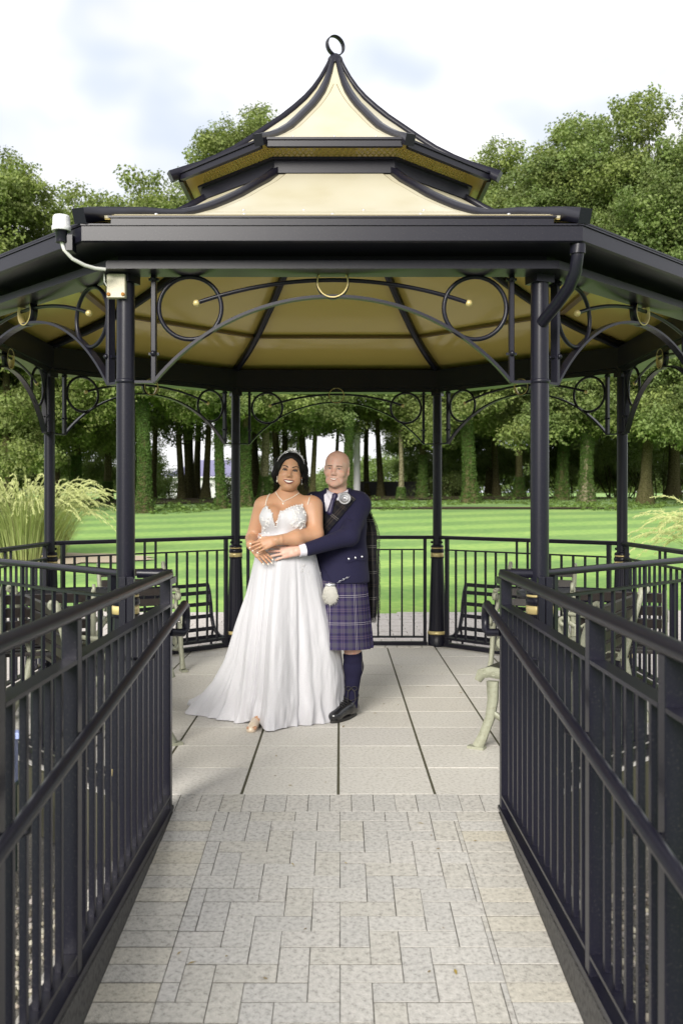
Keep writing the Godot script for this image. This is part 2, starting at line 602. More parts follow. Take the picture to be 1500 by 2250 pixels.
func build_ground() -> void:
	# one sheet to the horizon
	var zs := []
	var z := 9.0
	while z > -620.0:
		zs.append(z)
		z -= 0.8 if z > -60 else 4.0 if z > -150 else 40.0
	var xs := []
	for i in range(-14, 15):
		xs.append(signf(i) * pow(absf(i) / 14.0, 2.2) * 420.0)
	var st := mk()
	smooth(st, 1)
	for j in zs.size() - 1:
		for i in xs.size() - 1:
			var p := []
			for q in [[i, j], [i, j + 1], [i + 1, j + 1], [i + 1, j]]:
				var xx: float = xs[q[0]]
				var zz: float = zs[q[1]]
				p.append(Vector3(xx, gy(xx, zz), zz))
			for k in [0, 1, 2, 0, 2, 3]:
				st.set_uv(Vector2(p[k].x, p[k].z) / 64.0)
				st.add_vertex(p[k])
	var lawn := std(Color(1, 1, 1), 0.85, 0, 0.25)
	lawn.albedo_texture = lawn_picture()
	lawn.detail_enabled = true
	lawn.rim_enabled = true
	lawn.rim = 0.2
	structure(obj("lawn", st, lawn))
	# light paving behind and round the bandstand: separate blocks with open joints, laid as one stretch
	var sp := mk()
	var r2 := RandomNumberGenerator.new()
	r2.seed = 5
	for j in 34:
		var zz := -3.3 - 0.166 * j
		var off := 0.16 if j % 2 else 0.0
		for i in range(-20, 21):
			var xx := 0.33 * i + off
			if Vector2(xx, zz - GC.z).length() < 2.62:
				continue
			if zz < -8.6 - 0.02 * xx * xx * signf(1.0):
				continue
			var y := gy(xx, zz) + 0.012 + r2.randf() * 0.004
			bx(sp, Vector3(xx, y - 0.02, zz), Vector3(0.322, 0.05, 0.158))
	structure(tag(obj("paved_path", sp, M.path), ""))
	# gravel beside the ramp, with a concrete edging strip
	for s in [-1.0, 1.0]:
		var g := mk()
		flat(g)
		for j in 12:
			var z0 := -2.6 + 0.5 * j
			var x0: float = 0.9 * s
			var x1: float = 4.6 * s
			var a := Vector3(minf(x0, x1), gy(0, z0) + 0.01, z0)
			var b := Vector3(maxf(x0, x1), gy(0, z0) + 0.01, z0)
			var c := Vector3(maxf(x0, x1), gy(0, z0 + 0.5) + 0.01, z0 + 0.5)
			var d := Vector3(minf(x0, x1), gy(0, z0 + 0.5) + 0.01, z0 + 0.5)
			quad(g, d, a, b, c)
		structure(obj("gravel_bed", g, M.gravel))
		var e := mk()
		for j in 6:
			var z0: float = 0.15 + 0.6 * j
			bx(e, Vector3(1.02 * s, gy(0, z0) + 0.03, z0), Vector3(0.15, 0.12, 0.59), Transform3D(), 0.01)
		structure(obj("edging_strip", e, M.concrete))
	var mm := MultiMesh.new()
	mm.transform_format = MultiMesh.TRANSFORM_3D
	mm.use_colors = true
	var peb := mk()
	ball(peb, Vector3.ZERO, Vector3(0.016, 0.010, 0.013), 6)
	mm.mesh = done(peb)
	mm.instance_count = 5200
	var rr := RandomNumberGenerator.new()
	rr.seed = 12
	for i in mm.instance_count:
		var sx := -1.0 if i % 2 else 1.0
		var x := sx * rr.randf_range(1.1, 2.5)
		var zz := rr.randf_range(0.1, 2.6)
		mm.set_instance_transform(i, Transform3D(Basis.from_euler(Vector3(rr.randf() * 0.8, rr.randf() * TAU, rr.randf() * 0.8)) * rr.randf_range(0.6, 1.5), Vector3(x, gy(x, zz) + 0.016, zz)))
		var v := rr.randf_range(0.35, 1.25)
		mm.set_instance_color(i, Color(v, v * rr.randf_range(0.92, 1.0), v * rr.randf_range(0.8, 0.98)))
	var mi := MultiMeshInstance3D.new()
	mi.name = "gravel"
	mi.multimesh = mm
	mi.material_override = M.stone
	add_child(mi)
	stuff(tag(mi, "loose pale gravel on both sides of the ramp", "gravel"))
	# a worn sandy patch by the tall grass and a bare strip at the edge of the wood
	for q in [[Vector3(-6.6, 0, -15.2), Vector2(2.7, 1.0), "sandy_path", "sand"], [Vector3(5.2, 0, -31.0), Vector2(5.6, 0.5), "bare_soil", "soil"], [Vector3(-7.5, 0, -40.5), Vector2(17.0, 5.0), "wood_floor", "soil"], [Vector3(14.0, 0, -43.5), Vector2(18.0, 5.2), "wood_floor", "soil"]]:
		var sg := mk()
		smooth(sg, 1)
		var ctr: Vector3 = q[0]
		var rad: Vector2 = q[1]
		var nn := FastNoiseLite.new()
		nn.seed = int(ctr.x * 10)
		nn.frequency = 1.4
		var rows := []
		for j in 9:
			var ring := PackedVector3Array()
			for k in 48:
				var a := TAU * k / 48
				var f := (j + 0.001) / 8.0 * (1.0 + 0.35 * nn.get_noise_2d(cos(a), sin(a)))
				var x := ctr.x + cos(a) * rad.x * f
				var zz := ctr.z + sin(a) * rad.y * f
				ring.append(Vector3(x, gy(x, zz) + (0.03 if q[3] == "sand" else 0.035 if rad.x < 6 else 0.05), zz))
			rows.append(ring)
		skin(sg, rows, true, false, 1)
		structure(obj(q[2], sg, M[q[3]]))


func lawn_picture() -> ImageTexture:
	var n := 1024
	var a := FastNoiseLite.new()
	a.seed = 3
	a.frequency = 0.02
	a.fractal_octaves = 4
	var b := FastNoiseLite.new()
	b.seed = 4
	b.frequency = 0.3
	b.fractal_octaves = 2
	var im := Image.create(n, n, false, Image.FORMAT_RGB8)
	var dir := Vector2(0.34, 1.0).normalized()
	for j in n:
		for i in n:
			var p := Vector2(i, j) * 64.0 / n
			var s := sin((p.dot(dir) + 0.10 * a.get_noise_2d(i, j)) * TAU / 2.45)
			var k := smoothstep(-0.6, 0.6, s)
			var c := Color(0.128, 0.258, 0.036).lerp(Color(0.205, 0.362, 0.054), k)
			var v := 1.0 + 0.22 * a.get_noise_2d(i * 1.0, j * 1.0) + 0.45 * b.get_noise_2d(i, j)
			c = Color(c.r * v, c.g * (0.5 + 0.5 * v), c.b * v)
			im.set_pixel(i, j, c.linear_to_srgb())
	return ImageTexture.create_from_image(im)


func build_floor_and_ramp() -> void:
	# bed under the slabs
	var st := mk()
	var oct := PackedVector2Array()
	for k in 8:
		var a := deg_to_rad(22.5 + 45 * k)
		oct.append(Vector2(cos(a), sin(a)) * 2.50 / cos(PI / 8))
	var bed_zone := PackedVector2Array([Vector2(-5, -9), Vector2(5, -9), Vector2(5, -0.037), Vector2(-5, -0.037)])
	var whole := PackedVector2Array()
	for p in oct:
		whole.append(p + Vector2(0, GC.z))
	slab(st, Geometry2D.intersect_polygons(whole, bed_zone)[0], -0.34, -0.0035, 0.0)
	var floor_node: Node3D = obj("gazebo_floor", st, M.moss_joint)
	structure(floor_node)
	var r := RandomNumberGenerator.new()
	r.seed = 21
	var clip := PackedVector2Array()
	for p in oct:
		clip.append(p * (2.475 / 2.50) + Vector2(0, GC.z))
	var cut := PackedVector2Array([Vector2(-5, -9), Vector2(5, -9), Vector2(5, -0.036), Vector2(-5, -0.036)])
	var zone: PackedVector2Array = Geometry2D.intersect_polygons(clip, cut)[0]
	for j in 11:
		for i in range(-6, 6):
			var x0 := 0.027 + 0.4715 * i + 0.007
			var x1 := x0 + 0.4575
			var z1 := -0.039 - 0.4595 * j
			var z0 := z1 - 0.4505
			var poly := PackedVector2Array([Vector2(x0, z0), Vector2(x1, z0), Vector2(x1, z1), Vector2(x0, z1)])
			for piece in Geometry2D.intersect_polygons(poly, zone):
				var ss := mk()
				slab(ss, piece, -0.05, 0.0 + r.randf_range(-0.0012, 0.0010), 0.0008)
				obj("paving_slab", ss, M["slab%d" % r.randi_range(0, 4)], floor_node)
	# a course of edging bricks along the back railing
	var eb := mk()
	bx(eb, Vector3.ZERO, Vector3(0.112, 0.03, 0.07), Transform3D(), 0.004)
	var em := done(eb)
	for i in 16:
		put("edging_brick", em, M["slab%d" % (i % 5)], floor_node, Transform3D(Basis(), Vector3(-0.9 + 0.12 * i, -0.006, GC.z - 2.335)))
	# the ramp: pavers in a right-angled herringbone inside a border, falling towards the camera
	var slope := atan(0.088)
	var ramp := Node3D.new()
	ramp.name = "ramp"
	add_child(ramp)
	structure(ramp)
	ramp.position = Vector3(0.016, 0.0, -0.036)
	ramp.rotation.x = slope
	var bed := mk()
	bx(bed, Vector3(0, -0.1528, 2.2), Vector3(1.60, 0.30, 4.4))
	obj("sand_bed", bed, M.joint, ramp)
	var lay := func(x0: float, x1: float, z0: float, z1: float, field: bool) -> void:
		if x1 - x0 < 0.012 or z1 - z0 < 0.012:
			return
		var ps := mk()
		var g := 0.0014
		var gz := 0.0030
		var jx := r.randf_range(-0.0008, 0.0008)
		bx(ps, Vector3((x0 + x1) / 2 + jx, -0.03 + r.randf_range(-0.0010, 0.0012), (z0 + z1) / 2), Vector3(x1 - x0 - 2 * g, 0.06, z1 - z0 - 2 * gz), Transform3D(), 0.0007)
		var pick: int = [1, 3, 4, 1, 0, 3][r.randi_range(0, 5)] if field else [0, 2, 5, 4, 2, 0][r.randi_range(0, 5)]
		obj("paver", ps, M["paver%d" % pick], ramp)
	var w := 0.757
	var u := 0.1035
	for i in 17:                                    # header course against the slabs
		lay.call(maxf(-0.83, -w - 0.10 + u * i), minf(0.83, -w - 0.10 + u * (i + 1)), 0.0, 0.205, true)
	var len := 3.4
	for s in [-1.0, 1.0]:                           # border of stretchers, then a cut strip
		for j in int((len - 0.205) / u):
			var z0 := 0.205 + u * j
			lay.call(minf(s * w, s * (w - 0.2)), maxf(s * w, s * (w - 0.2)), z0, z0 + u, false)
	var fx := w - 0.2
	for j in range(-2, int((len - 0.205) / u) + 1):
		for i in range(-8, 8):
			var c := posmod(i - j, 4)
			var x0 := i * u + 0.02
			var z0 := 0.205 + j * u
			var x1 := x0 + u
			var z1 := z0 + u
			if c == 0:
				x1 += u
			elif c == 3:
				z1 += u
			else:
				continue
			x0 = maxf(x0, -fx)
			x1 = minf(x1, fx)
			z0 = maxf(z0, 0.205)
			z1 = minf(z1, len)
			lay.call(x0, x1, z0, z1, true)


# ---------- the bandstand ----------
const LOW := [[0.88, 3.555], [1.04, 3.44], [1.214, 3.335], [1.37, 3.238], [1.529, 3.15], [1.68, 3.07], [1.833, 3.0], [1.97, 2.943], [2.105, 2.895], [2.30, 2.835], [2.46, 2.787], [2.62, 2.748]]
const HIGH := [[0.04, 4.66], [0.09, 4.555], [0.153, 4.445], [0.22, 4.355], [0.30, 4.268], [0.385, 4.185], [0.477, 4.106], [0.59, 4.008], [0.712, 3.908], [0.83, 3.83], [0.94, 3.765], [1.08, 3.698]]


func plate(prof: Array, from: int, to: int, inset: float, lift: float, thick: float, cut_lo := 0.0, cut_hi := 0.0) -> ArrayMesh:
	var st := mk()
	var top := []
	var bottom := []
	for i in range(from, to + 1):
		var A: float = prof[i][0]
		var h: float = prof[i][1]
		var p0: Array = prof[maxi(i - 1, 0)]
		var p1: Array = prof[mini(i + 1, prof.size() - 1)]
		var t := Vector2(p1[0] - p0[0], p1[1] - p0[1]).normalized()
		var n := Vector2(-t.y, t.x)
		if i == from:
			A += t.x * cut_lo
			h += t.y * cut_lo
		if i == to:
			A -= t.x * cut_hi
			h -= t.y * cut_hi
		var hw := maxf(A * K8 - inset, 0.001)
		var ra := PackedVector3Array()
		var rb := PackedVector3Array()
		for k in 5:
			var x := hw * (k / 2.0 - 1.0)
			ra.append(Vector3(x, h + n.y * lift, A + n.x * lift))
			rb.append(Vector3(x, h + n.y * (lift - thick), A + n.x * (lift - thick)))
		top.append(ra)
		bottom.append(rb)
	smooth(st, 1)
	for i in top.size() - 1:
		for k in 4:
			quad(st, top[i][k], top[i][k + 1], top[i + 1][k + 1], top[i + 1][k])
	smooth(st, 2)
	for i in top.size() - 1:
		for k in 4:
			quad(st, bottom[i][k + 1], bottom[i][k], bottom[i + 1][k], bottom[i + 1][k + 1])
	flat(st)
	for i in top.size() - 1:
		quad(st, top[i][0], top[i + 1][0], bottom[i + 1][0], bottom[i][0])
		quad(st, top[i + 1][4], top[i][4], bottom[i][4], bottom[i + 1][4])
	var e := top.size() - 1
	for k in 4:
		quad(st, top[0][k + 1], top[0][k], bottom[0][k], bottom[0][k + 1])
		quad(st, top[e][k], top[e][k + 1], bottom[e][k + 1], bottom[e][k])
	return done(st)


# a bar that runs along one side of the octagon, mitred at the corners; poly is its section in (A, height)
func side_bar(poly: PackedVector2Array, trim := 0.0) -> ArrayMesh:
	var st := mk()
	flat(st)
	if not Geometry2D.is_polygon_clockwise(poly):
		poly.reverse()
	var n := poly.size()
	for i in n:
		var a := poly[i]
		var b := poly[(i + 1) % n]
		var wa := a.x * K8 - trim
		var wb := b.x * K8 - trim
		quad(st, Vector3(-wa, a.y, a.x), Vector3(wa, a.y, a.x), Vector3(wb, b.y, b.x), Vector3(-wb, b.y, b.x))
		if i > 0 and i < n - 1:
			var o := poly[0]
			var wo := o.x * K8 - trim
			tri(st, Vector3(wo, o.y, o.x), Vector3(wb, b.y, b.x), Vector3(wa, a.y, a.x))
			tri(st, Vector3(-wo, o.y, o.x), Vector3(-wa, a.y, a.x), Vector3(-wb, b.y, b.x))
	return done(st)


func box_section(a0: float, a1: float, h0: float, h1: float) -> PackedVector2Array:
	return PackedVector2Array([Vector2(a0, h0), Vector2(a0, h1), Vector2(a1, h1), Vector2(a1, h0)])


func build_gazebo() -> void:
	var gz := thing("gazebo", "octagonal black metal bandstand with cream two-tier pagoda roof around the couple", "gazebo", GC)
	var lo1 := plate(LOW, 0, 6, 0.0, 0.0, 0.012, 0.0, 0.0)
	var lo2 := plate(LOW, 6, 11, 0.0, 0.0, 0.012)
	var pl1 := plate(LOW, 0, 6, 0.072, 0.006, 0.006, 0.05, 0.011)
	var pl2 := plate(LOW, 6, 11, 0.072, 0.006, 0.006, 0.011, 0.012)
	var se1 := plate(LOW, 0, 6, 0.064, 0.004, 0.004, 0.045, 0.0)
	var se2 := plate(LOW, 6, 11, 0.064, 0.004, 0.004, 0.0, 0.008)
	var seh := plate(HIGH, 2, 11, 0.051, 0.004, 0.004, 0.0, 0.006)
	var hi := plate(HIGH, 0, 11, 0.0, 0.0, 0.012)
	var ph := plate(HIGH, 2, 11, 0.058, 0.006, 0.006, 0.0, 0.012)
	var li1 := plate(LOW, 0, 6, 0.004, -0.014, 0.004)
	var li2 := plate(LOW, 6, 11, 0.004, -0.014, 0.004)
	var lih := plate(HIGH, 0, 11, 0.002, -0.014, 0.004)
	var gutter := side_bar(PackedVector2Array([Vector2(2.47, 2.600), Vector2(2.47, 2.66), Vector2(2.712, 2.674), Vector2(2.725, 2.668), Vector2(2.725, 2.603), Vector2(2.715, 2.597)]))
	var gutter_lip := side_bar(box_section(2.716, 2.731, 2.6705, 2.678))
	var eave := side_bar(box_section(2.55, 2.630, 2.688, 2.740), 0.07)
	var eave_lip := side_bar(box_section(2.60, 2.637, 2.734, 2.7425), 0.06)
	var web := side_bar(box_section(2.372, 2.468, 2.558, 2.735))
	var flange := side_bar(box_section(2.392, 2.559, 2.518, 2.556))
	var neck := side_bar(box_section(0.88, 0.93, 3.535, 3.615))
	var neck_lip := side_bar(box_section(0.90, 0.955, 3.6155, 3.630))
	var eave_hi := side_bar(box_section(1.052, 1.082, 3.648, 3.687), 0.02)
	var eave_hi_lip := side_bar(box_section(1.05, 1.092, 3.688, 3.702), 0.015)
	var purlin := side_bar(box_section(1.81, 1.86, 2.955, 2.978))
	# expanded metal of the vent: crossing strands
	var vm := mk()
	flat(vm)
	var hw := 0.92 * K8
	var n := int(2 * hw / 0.036)
	for row in 5:
		for i in n:
			for s in [-1.0, 1.0]:
				var x := -hw + (i + 0.5) * 0.036 + 0.0
				var y := 3.630 + 0.02 * row
				var mid := Vector3(x, y + 0.01, 0.915)
				bx(vm, Vector3.ZERO, Vector3(0.029, 0.0062, 0.003), Transform3D(Basis(Vector3(0, 0, 1), s * 0.80 * (1 if row % 2 else -1) * 1.0), mid + Vector3(0.009 * s, 0, 0)))
	var vent := done(vm)
	# the ornament under the beam
	var arch := mk()
	var ap := arc_y(Vector2(-0.863, 2.004), Vector2(0.863, 2.004), 0.414, 40)
	sweep(arch, ap, rect(0.04, 0.014), Vector3(0, 1, 0), false, [], true)
	for s in [-1.0, 1.0]:
		bx(arch, Vector3(0.91 * s, 2.004, 0), Vector3(0.096, 0.012, 0.04))
	var arch_m := done(arch)
	var post := mk()
	bx(post, Vector3(0, 2.262, 0), Vector3(0.024, 0.516, 0.042), Transform3D(), 0.003)
	for y in [2.14, 2.50]:
		ball(post, Vector3(0, y, 0.026), Vector3(0.014, 0.014, 0.012), 8)
		ball(post, Vector3(0, y, -0.026), Vector3(0.014, 0.014, 0.012), 8)
		bx(post, Vector3(0, y, 0), Vector3(0.05, 0.012, 0.014))
	var post_m := done(post)
	var ring := mk()
	sweep(ring, ringpts(Vector3.ZERO, 0.151, Vector3.RIGHT, Vector3.UP, 40), circle(0.011, 8), Vector3(0, 0, 1), true)
	var ring_m := done(ring)
	var scroll := mk()
	var sp := arc_y(Vector2(-0.655, 2.388), Vector2(0.655, 2.388), 0.110, 30)
	tube(scroll, sp, 0.0105, 8)
	var scroll_m := done(scroll)
	var knob := mk()
	ball(knob, Vector3.ZERO, Vector3.ONE * 0.0175, 12)
	var knob_m := done(knob)
	var ri := mk()
	lathe(ri, [Vector2(0.0705, -0.0225), Vector2(0.0765, -0.0235), Vector2(0.0765, 0.0235), Vector2(0.0705, 0.0225), Vector2(0.0705, -0.0225)], 32, Transform3D(), 1, false)
	var ring_in := done(ri)
	var ro := mk()
	lathe(ro, [Vector2(0.0768, -0.021), Vector2(0.0795, -0.021), Vector2(0.0795, 0.021), Vector2(0.0768, 0.021), Vector2(0.0768, -0.021)], 32, Transform3D(), 1, false)
	var ring_out := done(ro)
	# screws on the roof seams
	var sc := mk()
	for q in [[2.585, 5, 0.41], [1.78, 4, 0.33], [0.99, 0, 0.0]]:
		for i in q[1]:
			var A: float = q[0]
			var h := 0.0
			for k in LOW.size() - 1:
				if A >= LOW[k][0] and A <= LOW[k + 1][0]:
					h = remap(A, LOW[k][0], LOW[k + 1][0], LOW[k][1], LOW[k + 1][1])
			ball(sc, Vector3((i - (q[1] - 1) / 2.0) * q[2], h + 0.007, A), Vector3(0.009, 0.006, 0.009), 6)
	for i in 3:
		ball(sc, Vector3((i - 1) * 0.26, 3.722, 1.045), Vector3(0.008, 0.006, 0.008), 6)
	var screws := done(sc)
	for k in 8:
		var t := Transform3D(Basis(Vector3.UP, k * PI / 4), Vector3.ZERO)
		put("roof_panel", lo1, M.cream, gz, t)
		put("roof_panel", lo2, M.cream, gz, t)
		put("roof_plate", pl1, M.cream, gz, t)
		put("roof_plate", pl2, M.cream, gz, t)
		put("sealant_line", se1, M.sealant, gz, t)
		put("sealant_line", se2, M.sealant, gz, t)
		put("sealant_line", seh, M.sealant, gz, t)
		put("upper_roof_panel", hi, M.cream, gz, t)
		put("upper_roof_plate", ph, M.cream, gz, t)
		put("ceiling_panel", li1, M.lining, gz, t)
		put("ceiling_panel", li2, M.lining, gz, t)
		put("ceiling_panel", lih, M.lining, gz, t)
		put("gutter", gutter, M.black, gz, t)
		put("gutter_lip", gutter_lip, M.black, gz, t)
		put("eave_strip", eave, M.black, gz, t)
		put("eave_flashing", eave_lip, M.black, gz, t)
		put("beam", web, M.black, gz, t)
		put("beam_flange", flange, M.black, gz, t)
		put("neck_panel", neck, M.black, gz, t)
		put("neck_lip", neck_lip, M.black, gz, t)
		put("upper_eave_strip", eave_hi, M.black, gz, t)
		put("upper_eave_flashing", eave_hi_lip, M.black, gz, t)
		put("purlin", purlin, M.purlin, gz, t)
		stuff(put("vent_mesh", vent, M.brass_mesh, gz, t))
		stuff(put("screws", screws, M.silver, gz, t))
		# ornament of this side
		var at := Transform3D(Basis(), Vector3(0, 0, 2.414))
		var br := put("arch_bracket", arch_m, M.black, gz, t * at)
		for s in [-1.0, 1.0]:
			put("bracket_post", post_m, M.black, br, Transform3D(Basis(), Vector3(0.863 * s, 0, 0)))
			put("scroll_ring", ring_m, M.black, br, Transform3D(Basis(), Vector3(0.688 * s, 2.362, 0.0)))
			put("ball_knob", knob_m, M.gold, br, Transform3D(Basis(), Vector3(0.658 * s, 2.386, 0)))
		put("scroll_bar", scroll_m, M.black, br)
		var rt := Transform3D(Basis(Vector3.RIGHT, PI / 2), Vector3(0, 2.485, 0))
		put("ring_band", ring_out, M.black, br, rt)
		put("gold_ring", ring_in, M.gold, br, rt)
	# hips, ribs, columns: on the corners
	var hip_lo := mk()
	var pts := []
	for p in [[0.88, 3.585], [1.04, 3.47], [1.214, 3.362], [1.37, 3.265], [1.529, 3.175], [1.68, 3.095], [1.833, 3.022], [1.97, 2.965], [2.105, 2.924], [2.30, 2.873], [2.46, 2.818], [2.62, 2.765], [2.742, 2.722]]:
		pts.append(Vector3(0, p[1] - 0.012, p[0] / cos(PI / 8)))
	sweep(hip_lo, pts, rect(0.046, 0.048), Vector3.UP, false, [1, 1, 1, 1, 1, 1, 1, 1, 1.0, 1.0, 1.15, 1.35, 1.4])
	var hip_hi := mk()
	pts = []
	for p in [[0.03, 4.70], [0.054, 4.645], [0.10, 4.55], [0.153, 4.462], [0.22, 4.372], [0.30, 4.286], [0.385, 4.203], [0.477, 4.124], [0.59, 4.026], [0.712, 3.926], [0.83, 3.846], [0.94, 3.778], [1.04, 3.724], [1.133, 3.672]]:
		pts.append(Vector3(0, p[1] - 0.004, p[0] / cos(PI / 8)))
	sweep(hip_hi, pts, rect(0.042, 0.046), Vector3.UP, false, [0.7, 0.7, 0.8, 0.9, 1, 1, 1, 1, 1, 1, 1, 1.1, 1.3, 1.55])
	var rib := mk()
	pts = []
	for p in LOW:
		pts.append(Vector3(0, p[1] - 0.055, (p[0] - 0.02) / cos(PI / 8)))
	sweep(rib, pts, rect(0.045, 0.055), Vector3.UP, false, [])
	var hl := done(hip_lo)
	var hh := done(hip_hi)
	var rb := done(rib)
	# a column: shaft, fluted foot, collars
	var shaft := mk()
	lathe(shaft, [Vector2(0.0445, 0.93), Vector2(0.0440, 2.0), Vector2(0.0430, 2.56)], 24)
	var foot := mk()
	var rings := []
	for q in [[0.086, 0.15], [0.082, 0.25], [0.077, 0.40], [0.071, 0.60], [0.064, 0.78], [0.061, 0.87]]:
		var r := PackedVector3Array()
		for k in 64:
			var a := -TAU * k / 64
			var rr: float = q[0] * (1.0 - 0.055 * (1.0 if k % 4 in [2] else 0.75 if k % 4 in [1, 3] else 0.0))
			r.append(Vector3(cos(a) * rr, q[1], sin(a) * rr))
		rings.append(r)
	skin(foot, rings, true, true, 1)
	lathe(foot, [Vector2(0.094, 0.0), Vector2(0.094, 0.115), Vector2(0.088, 0.12)], 24)
	var collar := mk()
	lathe(collar, [Vector2(0.062, 0.868), Vector2(0.067, 0.872), Vector2(0.067, 0.885)], 24)
	lathe(collar, [Vector2(0.061, 0.925), Vector2(0.068, 0.932), Vector2(0.068, 0.955), Vector2(0.058, 0.966)], 24)
	lathe(collar, [Vector2(0.056, 0.975), Vector2(0.066, 0.984), Vector2(0.060, 0.998), Vector2(0.046, 1.006)], 24)
	var band := mk()
	lathe(band, [Vector2(0.060, 0.884), Vector2(0.0655, 0.886), Vector2(0.0655, 0.922), Vector2(0.060, 0.926)], 24)
	var band2 := mk()
	lathe(band2, [Vector2(0.054, 0.965), Vector2(0.0635, 0.968), Vector2(0.0635, 0.976), Vector2(0.054, 0.979)], 24)
	var band3 := mk()
	lathe(band3, [Vector2(0.088, 0.118), Vector2(0.097, 0.122), Vector2(0.098, 0.138), Vector2(0.088, 0.152)], 24)
	var cap := mk()
	lathe(cap, [Vector2(0.045, 1.995), Vector2(0.050, 2.0), Vector2(0.050, 2.012), Vector2(0.045, 2.017)], 24)
	var capital := mk()
	bx(capital, Vector3(0, 2.50, 0), Vector3(0.10, 0.04, 0.10))
	var ms := [done(shaft), done(foot), done(collar), done(band), done(band2), done(band3), done(cap), done(capital)]
	for k in 8:
		var t := Transform3D(Basis(Vector3.UP, PI / 8 + k * PI / 4), Vector3.ZERO)
		put("hip_cap", hl, M.black, gz, t)
		put("upper_hip_cap", hh, M.black, gz, t)
		put("ceiling_rib", rb, M.black, gz, t)
		var ct := t * Transform3D(Basis(), Vector3(0, 0, 2.414 / cos(PI / 8)))
		var col := put("column", ms[0], M.black, gz, ct)
		put("fluted_foot", ms[1], M.black, col)
		put("collar", ms[2], M.black, col)
		put("gold_band", ms[3], M.gold, col)
		put("gold_band", ms[4], M.gold, col)
		put("gold_band", ms[5], M.gold, col)
		put("cap", ms[6], M.black, col)
		put("capital", ms[7], M.black, col)
	# the finial: a flat ring on a stub
	var fin := mk()
	lathe(fin, [Vector2(0.060, 4.655), Vector2(0.055, 4.70), Vector2(0.035, 4.725), Vector2(0.02, 4.735)], 16)
	var fr := mk()
	lathe(fr, [Vector2(0.0665, -0.019), Vector2(0.0735, -0.019), Vector2(0.0735, 0.019), Vector2(0.0665, 0.019), Vector2(0.0665, -0.019)], 36, Transform3D(Basis(Vector3.UP, 0.55) * Basis(Vector3.RIGHT, PI / 2), Vector3(0, 4.797, 0)), 1, false)
	obj("roof_cap", fin, M.black, gz)
	obj("finial_ring", fr, M.black, gz)


# ---------- railings ----------
func box_mesh(s: Vector3) -> ArrayMesh:
	var st := mk()
	bx(st, Vector3.ZERO, s)
	return done(st)


func build_railings() -> void:
	var bal := box_mesh(Vector3(0.017, 0.862, 0.017))
	var bal_tall := box_mesh(Vector3(0.017, 0.96, 0.017))
	var pst := box_mesh(Vector3(0.032, 1.06, 0.032))
	var top := mk()
	sweep(top, [Vector3(-0.957, 1.078, 0), Vector3(0.957, 1.078, 0)], circle(0.0235, 12, 0.8))
	var top_m := done(top)
	var mid := box_mesh(Vector3(1.786, 0.013, 0.04))
	var low := box_mesh(Vector3(1.786, 0.016, 0.045))
	var base := mk()
	bx(base, Vector3.ZERO, Vector3(1.80, 0.035, 0.06), Transform3D(), 0.004)
	var base_m := done(base)
	var knob := mk()
	ball(knob, Vector3.ZERO, Vector3.ONE * 0.013, 8)
	var knob_m := done(knob)
	var names := ["", "black railing between the right front and right side columns", "black railing along the right side of the bandstand behind the tables", "black railing between the right rear and right side columns, in front of the right low slatted seat", "black railing across the back of the bandstand behind the couple", "black railing between the left rear and left side columns, near the tall pale grass", "black railing along the left side of the bandstand behind the tables", "black railing between the left front and left side columns"]
	for k in range(1, 8):
		var ang := k * PI / 4
		var o := thing("railing", names[k], "railing", GC + Vector3(sin(ang), 0, cos(ang)) * 2.414, ang, "railings round the bandstand")
		put("top_rail", top_m, M.black, o)
		put("second_rail", mid, M.black, o, Transform3D(Basis(), Vector3(0, 0.957, 0)))
		put("bottom_rail", low, M.black, o, Transform3D(Basis(), Vector3(0, 0.09, 0)))
		put("base_rail", base_m, M.black, o, Transform3D(Basis(), Vector3(0, 0.026, 0)))
		for s in [-1.0, 1.0]:
			put("post", pst, M.black, o, Transform3D(Basis(), Vector3(0.877 * s, 0.54, 0)))
			put("knob", knob_m, M.black, o, Transform3D(Basis(), Vector3(0.945 * s, 1.03, 0)))
		for i in 14:
			var x := -0.767 + 0.118 * i
			if i in [6, 7]:
				put("baluster", bal_tall, M.black, o, Transform3D(Basis(), Vector3(x, 0.58, 0)))
			else:
				put("baluster", bal, M.black, o, Transform3D(Basis(), Vector3(x, 0.523, 0)))


